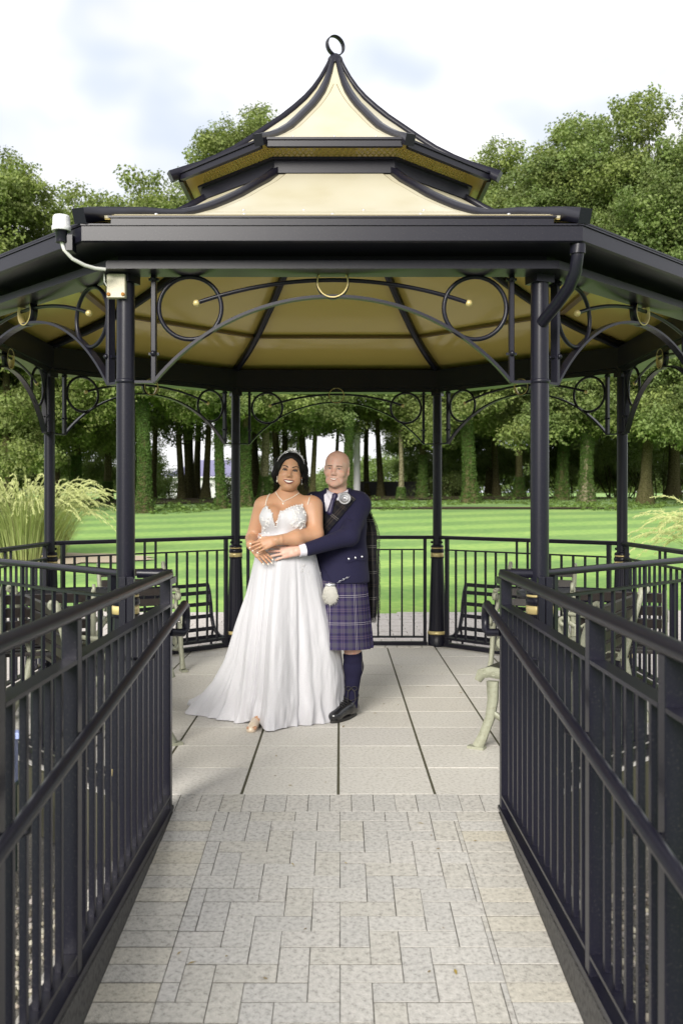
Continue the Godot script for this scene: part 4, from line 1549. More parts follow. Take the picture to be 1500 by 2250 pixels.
func build_wood() -> void:
	clumps = [leaf_clump(1, 46, 0.32), leaf_clump(2, 44, 0.29), leaf_clump(3, 14, 0.75)]
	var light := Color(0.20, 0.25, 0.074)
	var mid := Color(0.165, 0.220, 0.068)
	# bearing, distance, trunk width, crown start, top, half width, colour, bark, ivy, lean, name, label
	var T := [
		[12, 36.0, 0.55, 3.6, 14.6, 3.8, light, "bark", 0.0, 0.0, "maple_tree", "leafy tree at the far left, its light crown rising over the tall grass"],
		[165, 40.0, 0.50, 4.6, 14.6, 3.0, light, "bark", 2.2, 0.0, "maple_tree", "light green tree standing just right of the tall pale grass"],
		[312, 34.5, 0.62, 5.6, 13.4, 3.1, light, "bark", 4.5, 0.0, "maple_tree", "round-topped tree whose flared brown trunk shows right of the left front column"],
		[410, 46.0, 0.50, 6.8, 15.4, 2.4, mid, "bark", 0.0, 0.0, "maple_tree", "tree whose crown shows just left of the lower roof"],
		[560, 50.0, 0.62, 15.5, 22.2, 4.0, light, "bark", 0.0, 0.0, "maple_tree", "tall tree whose tip looks over the left slope of the upper roof"],
		[487, 36.5, 0.42, 5.8, 11.5, 2.3, mid, "bark", 5.6, 0.0, "ivy_tree", "ivy-wrapped trunk left of the bride, in front of the white house"],
		[545, 37.5, 0.52, 5.4, 12.2, 2.4, light, "bark", 3.2, 0.0, "maple_tree", "pale barked tree just behind the left rear column"],
		[586, 39.5, 0.50, 5.6, 13.0, 2.3, mid, "bark_pale", 1.2, 0.0, "maple_tree", "greenish grey trunk behind the bride's shoulder"],
		[690, 41.0, 0.34, 5.6, 13.0, 2.4, mid, "bark", 0.0, 0.0, "pine_tree", "thin dark trunk between the bride's and the groom's heads"],
		[762, 40.0, 0.48, 5.4, 12.6, 2.4, mid, "bark", 6.2, 0.0, "ivy_tree", "ivy-green trunk right behind the groom's head"],
		[878, 41.5, 0.30, 5.3, 12.6, 2.2, light, "bark_pale", 0.6, -0.02, "birch_tree", "slim pale birch between the groom and the right rear column"],
		[922, 43.0, 0.42, 5.3, 13.0, 2.3, mid, "bark", 2.0, 0.02, "maple_tree", "leaning brown trunk left of the right rear column"],
		[1028, 39.0, 0.66, 4.9, 14.0, 2.7, light, "bark", 6.4, 0.0, "ivy_tree", "thick trunk thickly grown with bright ivy right of the right rear column"],
		[1088, 47.0, 0.42, 6.6, 19.4, 3.2, light, "bark", 0.0, 0.0, "maple_tree", "open crowned tree whose tip shows right of the upper roof"],
		[1140, 43.5, 0.46, 5.6, 16.8, 3.0, mid, "bark", 1.0, 0.04, "maple_tree", "bare leaning trunk left of the right front column"],
		[1236, 42.0, 0.56, 5.6, 18.2, 3.9, light, "bark", 3.0, 0.05, "maple_tree", "tall tree with a leaning half-ivied trunk right of the right front column"],
		[1292, 40.0, 0.62, 5.2, 17.6, 3.7, mid, "bark_pale", 3.4, 0.0, "maple_tree", "tall tree with a pale flared foot and ivy above it"],
		[1420, 39.0, 0.60, 5.4, 18.2, 4.0, light, "bark", 0.0, 0.0, "maple_tree", "tallest crown, at the upper right behind the gutter"],
		[1530, 37.0, 0.66, 5.0, 17.2, 3.9, mid, "bark", 0.0, 0.0, "maple_tree", "big tree at the right edge with its trunk half out of view"],
		[-90, 37.0, 0.6, 4.0, 14.0, 3.4, mid, "bark", 0.0, 0.0, "maple_tree", "leafy tree partly out of view on the far left"],
		[662, 44.0, 0.5, 6.6, 15.0, 2.6, mid, "bark", 0.0, 0.0, "pine_tree", "dark trunk just right of the bride's hair"],
		[832, 46.0, 0.4, 7.2, 15.0, 2.6, mid, "bark", 0.0, 0.0, "pine_tree", "dark trunk a little right of the white pole"],
		[398, 44.0, 0.44, 6.0, 14.0, 2.0, mid, "bark", 0.0, 0.0, "pine_tree", "slender dark trunk at the left end of the white house"],
		[420, 47.0, 0.66, 6.8, 15.0, 2.4, mid, "bark", 0.0, 0.0, "pine_tree", "thickest dark trunk in front of the white house"],
		[437, 49.0, 0.50, 6.8, 15.0, 2.2, mid, "bark", 0.0, 0.0, "pine_tree", "dark trunk close right of the thickest one"],
		[457, 44.0, 0.44, 6.6, 15.0, 2.1, mid, "bark", 0.0, 0.0, "pine_tree", "dark trunk left of the ivy-wrapped one, before the house"],
		[338, 45.0, 0.40, 6.0, 14.0, 2.2, mid, "bark", 0.0, 0.0, "pine_tree", "narrow dark trunk right of the left front column"],
		[235, 42.0, 0.46, 5.4, 14.0, 2.6, mid, "bark", 1.0, 0.0, "pine_tree", "shaded trunk left of the left front column"],
		[120, 47.0, 0.5, 5.0, 14.0, 2.8, mid, "bark", 0.0, 0.0, "pine_tree", "deeply shaded trunk behind the tall grass"],
		[524, 49.0, 0.55, 6.6, 15.0, 2.4, mid, "bark", 0.0, 0.0, "pine_tree", "dark trunk behind the left rear column"],
		[608, 48.0, 0.55, 6.6, 15.5, 2.6, mid, "bark", 0.0, 0.0, "pine_tree", "dark trunk left of the bride's head"],
		[630, 51.0, 0.5, 6.6, 15.5, 2.6, mid, "bark", 0.0, 0.0, "pine_tree", "dark trunk hidden partly by the bride's hair"],
		[808, 50.0, 0.42, 7.2, 15.5, 2.5, mid, "bark", 0.0, 0.0, "pine_tree", "dark trunk right of the groom's head"],
		[968, 52.0, 0.6, 6.2, 15.5, 2.8, mid, "bark", 0.0, 0.0, "pine_tree", "shaded trunk beside the right rear column"],
		[1076, 53.0, 0.5, 5.0, 15.5, 3.0, mid, "bark", 0.0, 0.0, "pine_tree", "shaded trunk right of the thick ivied one"],
		[1190, 54.0, 0.5, 4.6, 15.5, 3.2, mid, "bark", 0.0, 0.0, "pine_tree", "shaded trunk behind the right front column"],
		[1360, 53.0, 0.6, 4.0, 16.0, 3.6, mid, "bark", 0.0, 0.0, "pine_tree", "shaded tree behind the right side column"],
		[1470, 46.0, 0.8, 4.6, 15.0, 3.4, mid, "bark", 0.0, 0.06, "pine_tree", "broad dark trunk at the right edge above the feathery grass"],
		[100, 60.0, 0.5, 4.2, 15.0, 3.6, mid, "bark", 0.0, 0.0, "pine_tree", "tree deep in the wood behind the tall pale grass"],
		[270, 61.0, 0.5, 4.6, 15.0, 3.4, mid, "bark", 0.0, 0.0, "pine_tree", "tree deep in the wood behind the left front column"],
		[560, 63.0, 0.5, 5.4, 15.0, 3.2, mid, "bark", 0.0, 0.0, "pine_tree", "tree deep in the wood left of the bride"],
		[655, 66.0, 0.4, 7.4, 15.0, 3.0, mid, "bark", 0.0, 0.0, "pine_tree", "tree deep in the wood above the bride's hair"],
		[740, 62.0, 0.4, 7.4, 15.0, 3.0, mid, "bark", 0.0, 0.0, "pine_tree", "tree deep in the wood above the groom's head"],
		[900, 60.0, 0.4, 5.4, 15.0, 3.0, mid, "bark", 0.0, 0.0, "pine_tree", "tree deep in the wood right of the low dark wall"],
		[1010, 62.0, 0.5, 4.6, 15.0, 3.4, mid, "bark", 0.0, 0.0, "pine_tree", "tree deep in the wood behind the thick ivied trunk"],
		[1290, 62.0, 0.5, 4.0, 16.0, 3.8, mid, "bark", 0.0, 0.0, "pine_tree", "tree deep in the wood behind the pale flared trunk"],
		[1420, 60.0, 0.5, 4.0, 16.0, 3.8, mid, "bark", 0.0, 0.0, "pine_tree", "tree deep in the wood at the right behind the side column"],
		[20, 50.0, 0.6, 4.0, 14.0, 3.2, mid, "bark", 0.0, 0.0, "pine_tree", "shaded tree at the left edge behind the light crown"],
	]
	for i in T.size():
		var t: Array = T[i]
		var d: float = t[1]
		var fork: float = t[3] - (0.9 if d < 44 else 1.4)
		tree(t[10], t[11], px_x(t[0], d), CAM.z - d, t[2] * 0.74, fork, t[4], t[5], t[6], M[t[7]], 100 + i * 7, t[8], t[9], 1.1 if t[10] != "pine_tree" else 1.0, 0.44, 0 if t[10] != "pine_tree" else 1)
	# low boughs of the front row that hang into the light
	# dark undergrowth behind
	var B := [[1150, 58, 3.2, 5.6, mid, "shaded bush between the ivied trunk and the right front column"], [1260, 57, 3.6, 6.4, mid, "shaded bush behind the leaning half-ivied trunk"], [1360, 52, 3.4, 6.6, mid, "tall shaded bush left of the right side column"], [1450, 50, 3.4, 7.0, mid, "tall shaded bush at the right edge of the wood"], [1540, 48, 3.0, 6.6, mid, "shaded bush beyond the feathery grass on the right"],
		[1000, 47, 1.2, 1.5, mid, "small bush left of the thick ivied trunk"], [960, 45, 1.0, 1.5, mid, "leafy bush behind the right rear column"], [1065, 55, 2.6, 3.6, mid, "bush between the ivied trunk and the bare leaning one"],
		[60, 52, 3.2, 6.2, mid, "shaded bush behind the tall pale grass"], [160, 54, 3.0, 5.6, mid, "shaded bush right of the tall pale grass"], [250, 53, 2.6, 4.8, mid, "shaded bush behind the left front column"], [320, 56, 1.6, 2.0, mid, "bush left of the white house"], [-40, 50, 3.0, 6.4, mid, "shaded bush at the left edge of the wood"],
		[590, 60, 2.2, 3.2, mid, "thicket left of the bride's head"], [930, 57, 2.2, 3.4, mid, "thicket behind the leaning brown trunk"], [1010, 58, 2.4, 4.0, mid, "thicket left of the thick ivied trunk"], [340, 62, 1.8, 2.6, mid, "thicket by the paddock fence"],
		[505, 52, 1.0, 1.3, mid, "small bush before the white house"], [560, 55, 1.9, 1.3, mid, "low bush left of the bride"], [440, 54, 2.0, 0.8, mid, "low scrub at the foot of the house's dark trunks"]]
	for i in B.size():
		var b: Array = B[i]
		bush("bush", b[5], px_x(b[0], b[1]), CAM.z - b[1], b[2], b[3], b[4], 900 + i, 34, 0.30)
	# rough growth along the edge of the wood
	var r := RandomNumberGenerator.new()
	r.seed = 77
	var places := []
	var cols := PackedColorArray()
	for i in 3000:
		var px := r.randf_range(-150, 1650)
		var d := 36.5 + 9.0 * pow(r.randf(), 1.3) + 2.0 * sin(px * 0.013)
		if px < 560:
			d -= 1.0
		var x := px_x(px, d)
		var z := CAM.z - d
		var s := r.randf_range(0.04, 0.10) * (2.2 if r.randf() < 0.05 else 1.0)
		places.append(Transform3D(rand_basis(r, s), Vector3(x, gy(x, z) + s * 0.5, z)))
		var v := r.randf_range(0.6, 1.2)
		cols.append(Color(0.130 * v, 0.205 * v, 0.042 * v))
	var ug := put_leaves("undergrowth", self, places, cols, clumps[2])
	stuff(tag(ug, "low rough weeds along the edge of the wood", "undergrowth"))


func build_far() -> void:
	# white house with a bluish roof seen between the trunks
	var d := 88.0
	var x0 := px_x(366, d)
	var x1 := px_x(545, d)
	var z := CAM.z - d
	var y := gy(x0, z) - 0.3
	var w := x1 - x0
	var h := thing("house", "small white house with a violet grey hipped roof beyond the trunks", "house", Vector3((x0 + x1) / 2, y, z - 3.0))
	var eave := 3.85 - y
	var st := mk()
	bx(st, Vector3(0, eave / 2, 0), Vector3(w, eave, 6.0))
	obj("wall", st, M.wall, h)
	var rf := mk()
	flat(rf)
	var e := 0.35
	var a := Vector3(-w / 2 - e, eave, 3.0 + e)
	var b := Vector3(w / 2 + e, eave, 3.0 + e)
	var c := Vector3(w / 2 + e, eave, -3.0 - e)
	var f := Vector3(-w / 2 - e, eave, -3.0 - e)
	var r0 := Vector3(-w / 2 + 2.6, eave + 1.7, 0)
	var r1 := Vector3(w / 2 - 2.0, eave + 1.7, 0)
	quad(rf, a, r0, r1, b)
	quad(rf, c, r1, r0, f)
	tri(rf, f, r0, a)
	tri(rf, b, r1, c)
	quad(rf, a, b, c, f)
	obj("roof", rf, M.slate, h)
	var ga := mk()
	bx(ga, Vector3(0, eave - 0.06, 3.0 + e + 0.03), Vector3(w + 0.7, 0.12, 0.06))
	obj("gutter", ga, M.white, h)
	for q in [-0.28, 0.2]:
		var fr := mk()
		bx(fr, Vector3(q * w, eave * 0.55, 3.02), Vector3(1.0, 1.1, 0.06))
		var win: Node3D = obj("window", fr, M.white, h)
		var pn := mk()
		bx(pn, Vector3(q * w, eave * 0.55, 3.055), Vector3(0.86, 0.96, 0.02))
		obj("pane", pn, M.leather, win)
	# white pole behind the groom
	var pd := 44.0
	var px := px_x(784, pd)
	var p := mk()
	lathe(p, [Vector2(0.17, 0), Vector2(0.16, 0.1), Vector2(0.15, 3.3), Vector2(0.17, 3.32), Vector2(0.17, 3.40), Vector2(0.05, 3.5)], 14)
	tag(obj("post", p, M.white, self, Transform3D(Basis(), Vector3(px, gy(px, CAM.z - pd) - 0.05, CAM.z - pd))), "white post standing in the gap behind the groom's shoulder", "post")
	# low dark wall with a coping
	var wd := 50.0
	var wx := px_x(850, wd)
	var lw := thing("low_wall", "low dark wall in the gap right of the groom", "wall", Vector3(wx, gy(wx, CAM.z - wd), CAM.z - wd))
	var wl := mk()
	bx(wl, Vector3(0, 0.4, 0), Vector3(3.0, 0.9, 0.4))
	obj("wall_body", wl, M.kerb, lw)
	var cp := mk()
	bx(cp, Vector3(0, 0.89, 0), Vector3(3.1, 0.08, 0.5), Transform3D(), 0.02)
	obj("coping", cp, M.kerb, lw)
	# small rail fence left of the house
	var fd := 62.0
	var fx := px_x(352, fd)
	var fe := thing("paddock_fence", "short dark paddock fence left of the white house", "fence", Vector3(fx, gy(fx, CAM.z - fd), CAM.z - fd))
	for i in 4:
		var ps := mk()
		bx(ps, Vector3(-1.0 + 0.8 * i, 0.5, 0), Vector3(0.1, 1.1, 0.1))
		obj("post", ps, M.bark, fe)
	for yy in [0.4, 0.85]:
		var rl := mk()
		bx(rl, Vector3(0.2, yy, 0.07), Vector3(2.8, 0.1, 0.04))
		obj("rail", rl, M.bark, fe)
	# far wood on the skyline
	var r := RandomNumberGenerator.new()
	r.seed = 5
	var places := []
	var cols := PackedColorArray()
	for i in 3600:
		var dd := r.randf_range(215, 260)
		var xx := r.randf_range(-140, 140)
		var zz := CAM.z - dd
		var hh := 6.0 + 2.5 * sin(xx * 0.05) + 1.8 * sin(xx * 0.17)
		places.append(Transform3D(rand_basis(r, r.randf_range(1.2, 2.4)), Vector3(xx, gy(xx, zz) + hh * pow(r.randf(), 0.7), zz)))
		var v := r.randf_range(0.8, 1.2)
		cols.append(Color(0.150 * v, 0.205 * v, 0.062 * v))
	stuff(tag(put_leaves("distant_wood", self, places, cols, clumps[0]), "pale distant wood beyond the fields", "wood"))


# ---------- tall feathery grasses ----------
func blade(st: SurfaceTool, a: Vector3, dir: Vector3, l: float, w: float, bend: float, col: Color) -> void:
	var side := dir.cross(Vector3.UP)
	if side.length() < 0.05:
		side = Vector3.RIGHT
	side = side.normalized()
	var out := Vector3(dir.x, 0, dir.z)
	out = out.normalized() if out.length() > 0.02 else Vector3(1, 0, 0)
	var prev := []
	for i in 6:
		var t := i / 5.0
		var p := a + dir * l * t + (out * 0.55 - Vector3.UP * 0.65) * bend * l * t * t * t
		var ww := w * (1.0 - t * 0.85)
		var cur := [p - side * ww, p + side * ww]
		if i:
			st.set_color(col)
			quad(st, prev[0], cur[0], cur[1], prev[1])
		prev = cur


func plume(st: SurfaceTool, a: Vector3, dir: Vector3, l: float, droop: float, r: RandomNumberGenerator, cs: Color, cp: Color) -> void:
	var out := Vector3(dir.x, 0, dir.z)
	out = out.normalized() if out.length() > 0.02 else Vector3(1, 0, 0)
	var pts := []
	for i in 13:
		var t := i / 12.0
		pts.append(a + dir * l * t + (out * 0.30 - Vector3.UP * 0.75) * droop * pow(t, 5.0))
	st.set_color(cs)
	tube(st, pts.slice(0, 10), 0.0035, 4)
	flat(st)
	for k in 60:
		var t := r.randf_range(0.66, 1.0)
		var f := t * 12
		var i := clampi(int(f), 0, 11)
		var p: Vector3 = pts[i].lerp(pts[i + 1], f - i)
		var d: Vector3 = (pts[i + 1] - pts[i]).normalized()
		var q := (d * 0.9 + Vector3(r.randfn(), r.randfn() - 0.8, r.randfn()) * 0.30).normalized()
		var s := q.cross(Vector3(0.2, 0.3, 1)).normalized() * 0.0065
		var ll := r.randf_range(0.035, 0.075)
		var v := r.randf_range(0.8, 1.15)
		st.set_color(Color(cp.r * v, cp.g * v, cp.b * v))
		quad(st, p - s, p + q * ll - s * 0.3, p + q * ll + s * 0.3, p + s)


func build_grasses() -> void:
	var r := RandomNumberGenerator.new()
	r.seed = 33
	for q in [["tall_grass", "big clump of tall pale feathery grass left of the bandstand", Vector3(-6.55, 0, -15.2), 1.15, 1500, 230, 1.0], ["tall_grass", "arching feathery grass leaning in at the right edge", Vector3(6.35, 0, -10.4), 0.34, 240, 34, 1.0]]:
		var at: Vector3 = q[2]
		at.y = gy(at.x, at.z)
		var o := thing(q[0], q[1], "grass clump", at, 0.0, "tall feathery grasses")
		var st := mk()
		flat(st)
		for i in q[4]:
			var a := r.randf() * TAU
			var rr: float = q[3] * sqrt(r.randf())
			var tilt: float = 0.10 + 0.34 * rr / q[3] * r.randf_range(0.3, 1.2)
			var dir := Vector3(cos(a) * sin(tilt), cos(tilt), sin(a) * sin(tilt))
			var v := r.randf_range(0.7, 1.2)
			var c := Color(0.44 * v, 0.46 * v, 0.21 * v).lerp(Color(0.26 * v, 0.34 * v, 0.10 * v), r.randf() * 0.8)
			blade(st, Vector3(cos(a), 0, sin(a)) * rr * 0.7, dir, r.randf_range(1.0, 2.0), 0.010, r.randf_range(0.2, 0.6), c)
		stuff(obj("blades", st, M.straw, o))
		for i in q[5]:
			var ps := mk()
			var a := r.randf() * TAU
			var rr: float = q[3] * sqrt(r.randf())
			var tilt: float = 0.07 + 0.40 * rr / q[3] * r.randf_range(0.5, 1.2)
			var dir := Vector3(cos(a) * sin(tilt), cos(tilt), sin(a) * sin(tilt))
			if q[5] < 50:
				dir = Vector3(-r.randf_range(0.25, 0.9), r.randf_range(0.8, 1.15), r.randf_range(-0.5, 0.3)).normalized()
			plume(ps, Vector3(cos(a), 0, sin(a)) * rr * 0.6, dir, r.randf_range(1.8, 2.5), r.randf_range(0.7, 1.5), r, Color(0.25, 0.30, 0.10), Color(0.47, 0.50, 0.22))
			obj("plume", ps, M.straw, o)


# ---------- rounded bodies: distances on a grid, joined softly, skinned by surface nets ----------
var F := PackedFloat32Array()
var N := Vector3i.ZERO
var O := Vector3.ZERO
var C := 0.01


func grid(lo: Vector3, hi: Vector3, c: float) -> void:
	O = lo
	C = c
	N = Vector3i(((hi - lo) / c).ceil()) + Vector3i.ONE * 2
	F = PackedFloat32Array()
	F.resize(N.x * N.y * N.z)
	F.fill(9.0)


func span(lo: Vector3, hi: Vector3) -> Array:
	var a := Vector3i(((lo - O) / C).floor()).clamp(Vector3i.ZERO, N - Vector3i.ONE)
	var b := Vector3i(((hi - O) / C).ceil()).clamp(Vector3i.ZERO, N - Vector3i.ONE)
	return [a, b]


# a limb between two joints, each with its radius
func bone(a: Vector3, b: Vector3, ra: float, rb: float, k := 0.02) -> void:
	var m := maxf(ra, rb) + k + 2.5 * C
	var s := span(a.min(b) - Vector3.ONE * m, a.max(b) + Vector3.ONE * m)
	var lo: Vector3i = s[0]
	var hi: Vector3i = s[1]
	var ab := b - a
	var inv := 1.0 / maxf(ab.length_squared(), 1e-9)
	var dr := rb - ra
	var ik := 1.0 / maxf(k, 1e-5)
	for z in range(lo.z, hi.z + 1):
		for y in range(lo.y, hi.y + 1):
			var i := (z * N.y + y) * N.x + lo.x
			var p := O + Vector3(lo.x, y, z) * C - a
			for x in range(lo.x, hi.x + 1):
				var t := clampf(p.dot(ab) * inv, 0.0, 1.0)
				var d := (p - ab * t).length() - ra - dr * t
				var f := F[i]
				var h := maxf(k - absf(f - d), 0.0) * ik
				F[i] = minf(f, d) - h * h * k * 0.25
				i += 1
				p.x += C


# an egg with three half axes, turned by bs; cut = true takes it away
func egg(c: Vector3, r: Vector3, k := 0.02, bs := Basis(), cut := false) -> void:
	var big := maxf(r.x, maxf(r.y, r.z)) + k + 2.5 * C
	var s := span(c - Vector3.ONE * big, c + Vector3.ONE * big)
	var lo: Vector3i = s[0]
	var hi: Vector3i = s[1]
	var inv := bs.transposed()
	var dx := inv * Vector3(C, 0, 0)
	var ir := Vector3.ONE / r
	var ir2 := ir * ir
	var ik := 1.0 / maxf(k, 1e-5)
	for z in range(lo.z, hi.z + 1):
		for y in range(lo.y, hi.y + 1):
			var i := (z * N.y + y) * N.x + lo.x
			var p := inv * (O + Vector3(lo.x, y, z) * C - c)
			for x in range(lo.x, hi.x + 1):
				var k0 := (p * ir).length()
				var k1 := (p * ir2).length()
				var d := k0 * (k0 - 1.0) / maxf(k1, 1e-6)
				var f := F[i]
				if cut:
					d = -d
					var h := maxf(k - absf(f - d), 0.0) * ik
					F[i] = maxf(f, d) + h * h * k * 0.25
				else:
					var h := maxf(k - absf(f - d), 0.0) * ik
					F[i] = minf(f, d) - h * h * k * 0.25
				i += 1
				p += dx


func clip(fn: Callable, grow := 0.0) -> void:
	var i := 0
	for z in N.z:
		for y in N.y:
			for x in N.x:
				var f := F[i] - grow
				if f < 0.05:
					f = maxf(f, fn.call(O + Vector3(x, y, z) * C))
				F[i] = f
				i += 1


func field_at(p: Vector3) -> float:
	var q := (p - O) / C
	var b := Vector3i(q.floor()).clamp(Vector3i.ZERO, N - Vector3i.ONE * 2)
	var f := q - Vector3(b)
	var i := (b.z * N.y + b.y) * N.x + b.x
	var a := N.x
	var s := N.x * N.y
	var lo := lerpf(lerpf(F[i], F[i + 1], f.x), lerpf(F[i + a], F[i + a + 1], f.x), f.y)
	var hi := lerpf(lerpf(F[i + s], F[i + s + 1], f.x), lerpf(F[i + s + a], F[i + s + a + 1], f.x), f.y)
	return lerpf(lo, hi, f.z)


# where a ray first meets the body
func hit(from: Vector3, dir: Vector3, most := 0.6) -> Vector3:
	var t := 0.0
	while t < most:
		if field_at(from + dir * t) < 0.0:
			var a := t - 0.004
			var b := t
			for i in 5:
				var m := (a + b) / 2
				if field_at(from + dir * m) < 0.0:
					b = m
				else:
					a = m
			return from + dir * b
		t += 0.004
	return from + dir * most


func nets(st: SurfaceTool) -> void:
	smooth(st, 3)
	var verts := PackedVector3Array()
	var at := {}
	var sx := 1
	var sy := N.x
	var sz := N.x * N.y
	var off := [0, sx, sy, sx + sy, sz, sx + sz, sy + sz, sx + sy + sz]
	var cor := [Vector3(0, 0, 0), Vector3(1, 0, 0), Vector3(0, 1, 0), Vector3(1, 1, 0), Vector3(0, 0, 1), Vector3(1, 0, 1), Vector3(0, 1, 1), Vector3(1, 1, 1)]
	var edges := [[0, 1], [2, 3], [4, 5], [6, 7], [0, 2], [1, 3], [4, 6], [5, 7], [0, 4], [1, 5], [2, 6], [3, 7]]
	var near := 2.2 * C
	var cells := []
	for z in N.z - 1:
		for y in N.y - 1:
			var i := (z * N.y + y) * N.x
			for x in N.x - 1:
				var f := F[i]
				if f < near and f > -near:
					var neg := 0
					for k in 8:
						if F[i + off[k]] < 0.0:
							neg += 1
					if neg > 0 and neg < 8:
						var sum := Vector3.ZERO
						var n := 0
						for e in edges:
							var a := F[i + off[e[0]]]
							var b := F[i + off[e[1]]]
							if (a < 0.0) != (b < 0.0):
								sum += (cor[e[0]] as Vector3).lerp(cor[e[1]], a / (a - b))
								n += 1
						at[i] = verts.size()
						verts.append(O + (Vector3(x, y, z) + sum / n) * C)
						cells.append(i)
				i += 1
	var dirs := [[sx, sy, sz], [sy, sz, sx], [sz, sx, sy]]
	for i in cells:
		for d in dirs:
			var a: float = F[i]
			var b: float = F[i + d[0]]
			if (a < 0.0) == (b < 0.0):
				continue
			var p = at.get(i - d[1] - d[2])
			var q = at.get(i - d[2])
			var r = at.get(i)
			var s = at.get(i - d[1])
			if p == null or q == null or r == null or s == null:
				continue
			var w := [p, q, r, s] if a >= 0.0 else [p, s, r, q]
			for k in [0, 1, 2, 0, 2, 3]:
				var v := verts[w[k]]
				st.add_vertex(v)


# a head at the level of the eyes; b turns it, s scales it
func head_shape(c: Vector3, b: Basis, s: float, wide: float, ears := true) -> void:
	var p := func(x, y, z): return c + b * (Vector3(x * wide, y, z) * s)
	var r := func(x, y, z): return Vector3(x * wide, y, z) * s
	egg(p.call(0, 0.026, -0.014), r.call(0.0745, 0.092, 0.096), 0.01, b)
	egg(p.call(0, -0.040, 0.016), r.call(0.0635, 0.072, 0.070), 0.035, b)
	for g in [-1.0, 1.0]:
		bone(p.call(0.050 * g, -0.050, -0.005), p.call(0.012 * g, -0.100, 0.052), 0.017 * s, 0.015 * s, 0.025)
		egg(p.call(0.040 * g, -0.031, 0.056), r.call(0.026, 0.021, 0.022), 0.020, b)
	egg(p.call(0, -0.102, 0.060), r.call(0.022, 0.017, 0.018), 0.02, b)
	bone(p.call(-0.034, 0.023, 0.066), p.call(0.034, 0.023, 0.066), 0.0135 * s, 0.0135 * s, 0.016)
	for g in [-1.0, 1.0]:
		egg(p.call(0.0315 * g, 0.001, 0.094), r.call(0.0195, 0.0130, 0.0185), 0.010, b, true)
		egg(p.call(0.0315 * g, 0.000, 0.062), r.call(0.0155, 0.0115, 0.0150), 0.004, b)
	bone(p.call(0, 0.010, 0.077), p.call(0, -0.030, 0.098), 0.0075 * s, 0.0115 * s, 0.012)
	for g in [-1.0, 1.0]:
		egg(p.call(0.0115 * g, -0.037, 0.089), r.call(0.0085, 0.008, 0.010), 0.007, b)
	egg(p.call(0, -0.068, 0.066), r.call(0.030, 0.020, 0.020), 0.016, b)
	for g in [-1.0, 1.0]:                             # fold from the nostril to the corner of the mouth
		egg(p.call(0.030 * g, -0.050, 0.0885), r.call(0.0035, 0.016, 0.0055), 0.010, b * Basis(Vector3(0, 0, 1), 0.42 * g), true)
	if ears:
		for g in [-1.0, 1.0]:
			egg(p.call(0.0775 * g, -0.010, -0.012), r.call(0.0075, 0.030, 0.019), 0.006, b * Basis(Vector3.UP, 0.35 * g))
			egg(p.call(0.083 * g, -0.008, -0.006), r.call(0.005, 0.018, 0.010), 0.004, b * Basis(Vector3.UP, 0.35 * g), true)


# points on the face for places given in the head's own plane, lifted by up
func on_face(c: Vector3, b: Basis, s: float, pts: Array, lift := 0.0) -> Array:
	var out := []
	for q in pts:
		var from := c + b * (Vector3(q.x, q.y, 0.19) * s)
		out.append(hit(from, -b.z, 0.25) + b.z * lift)
	return out


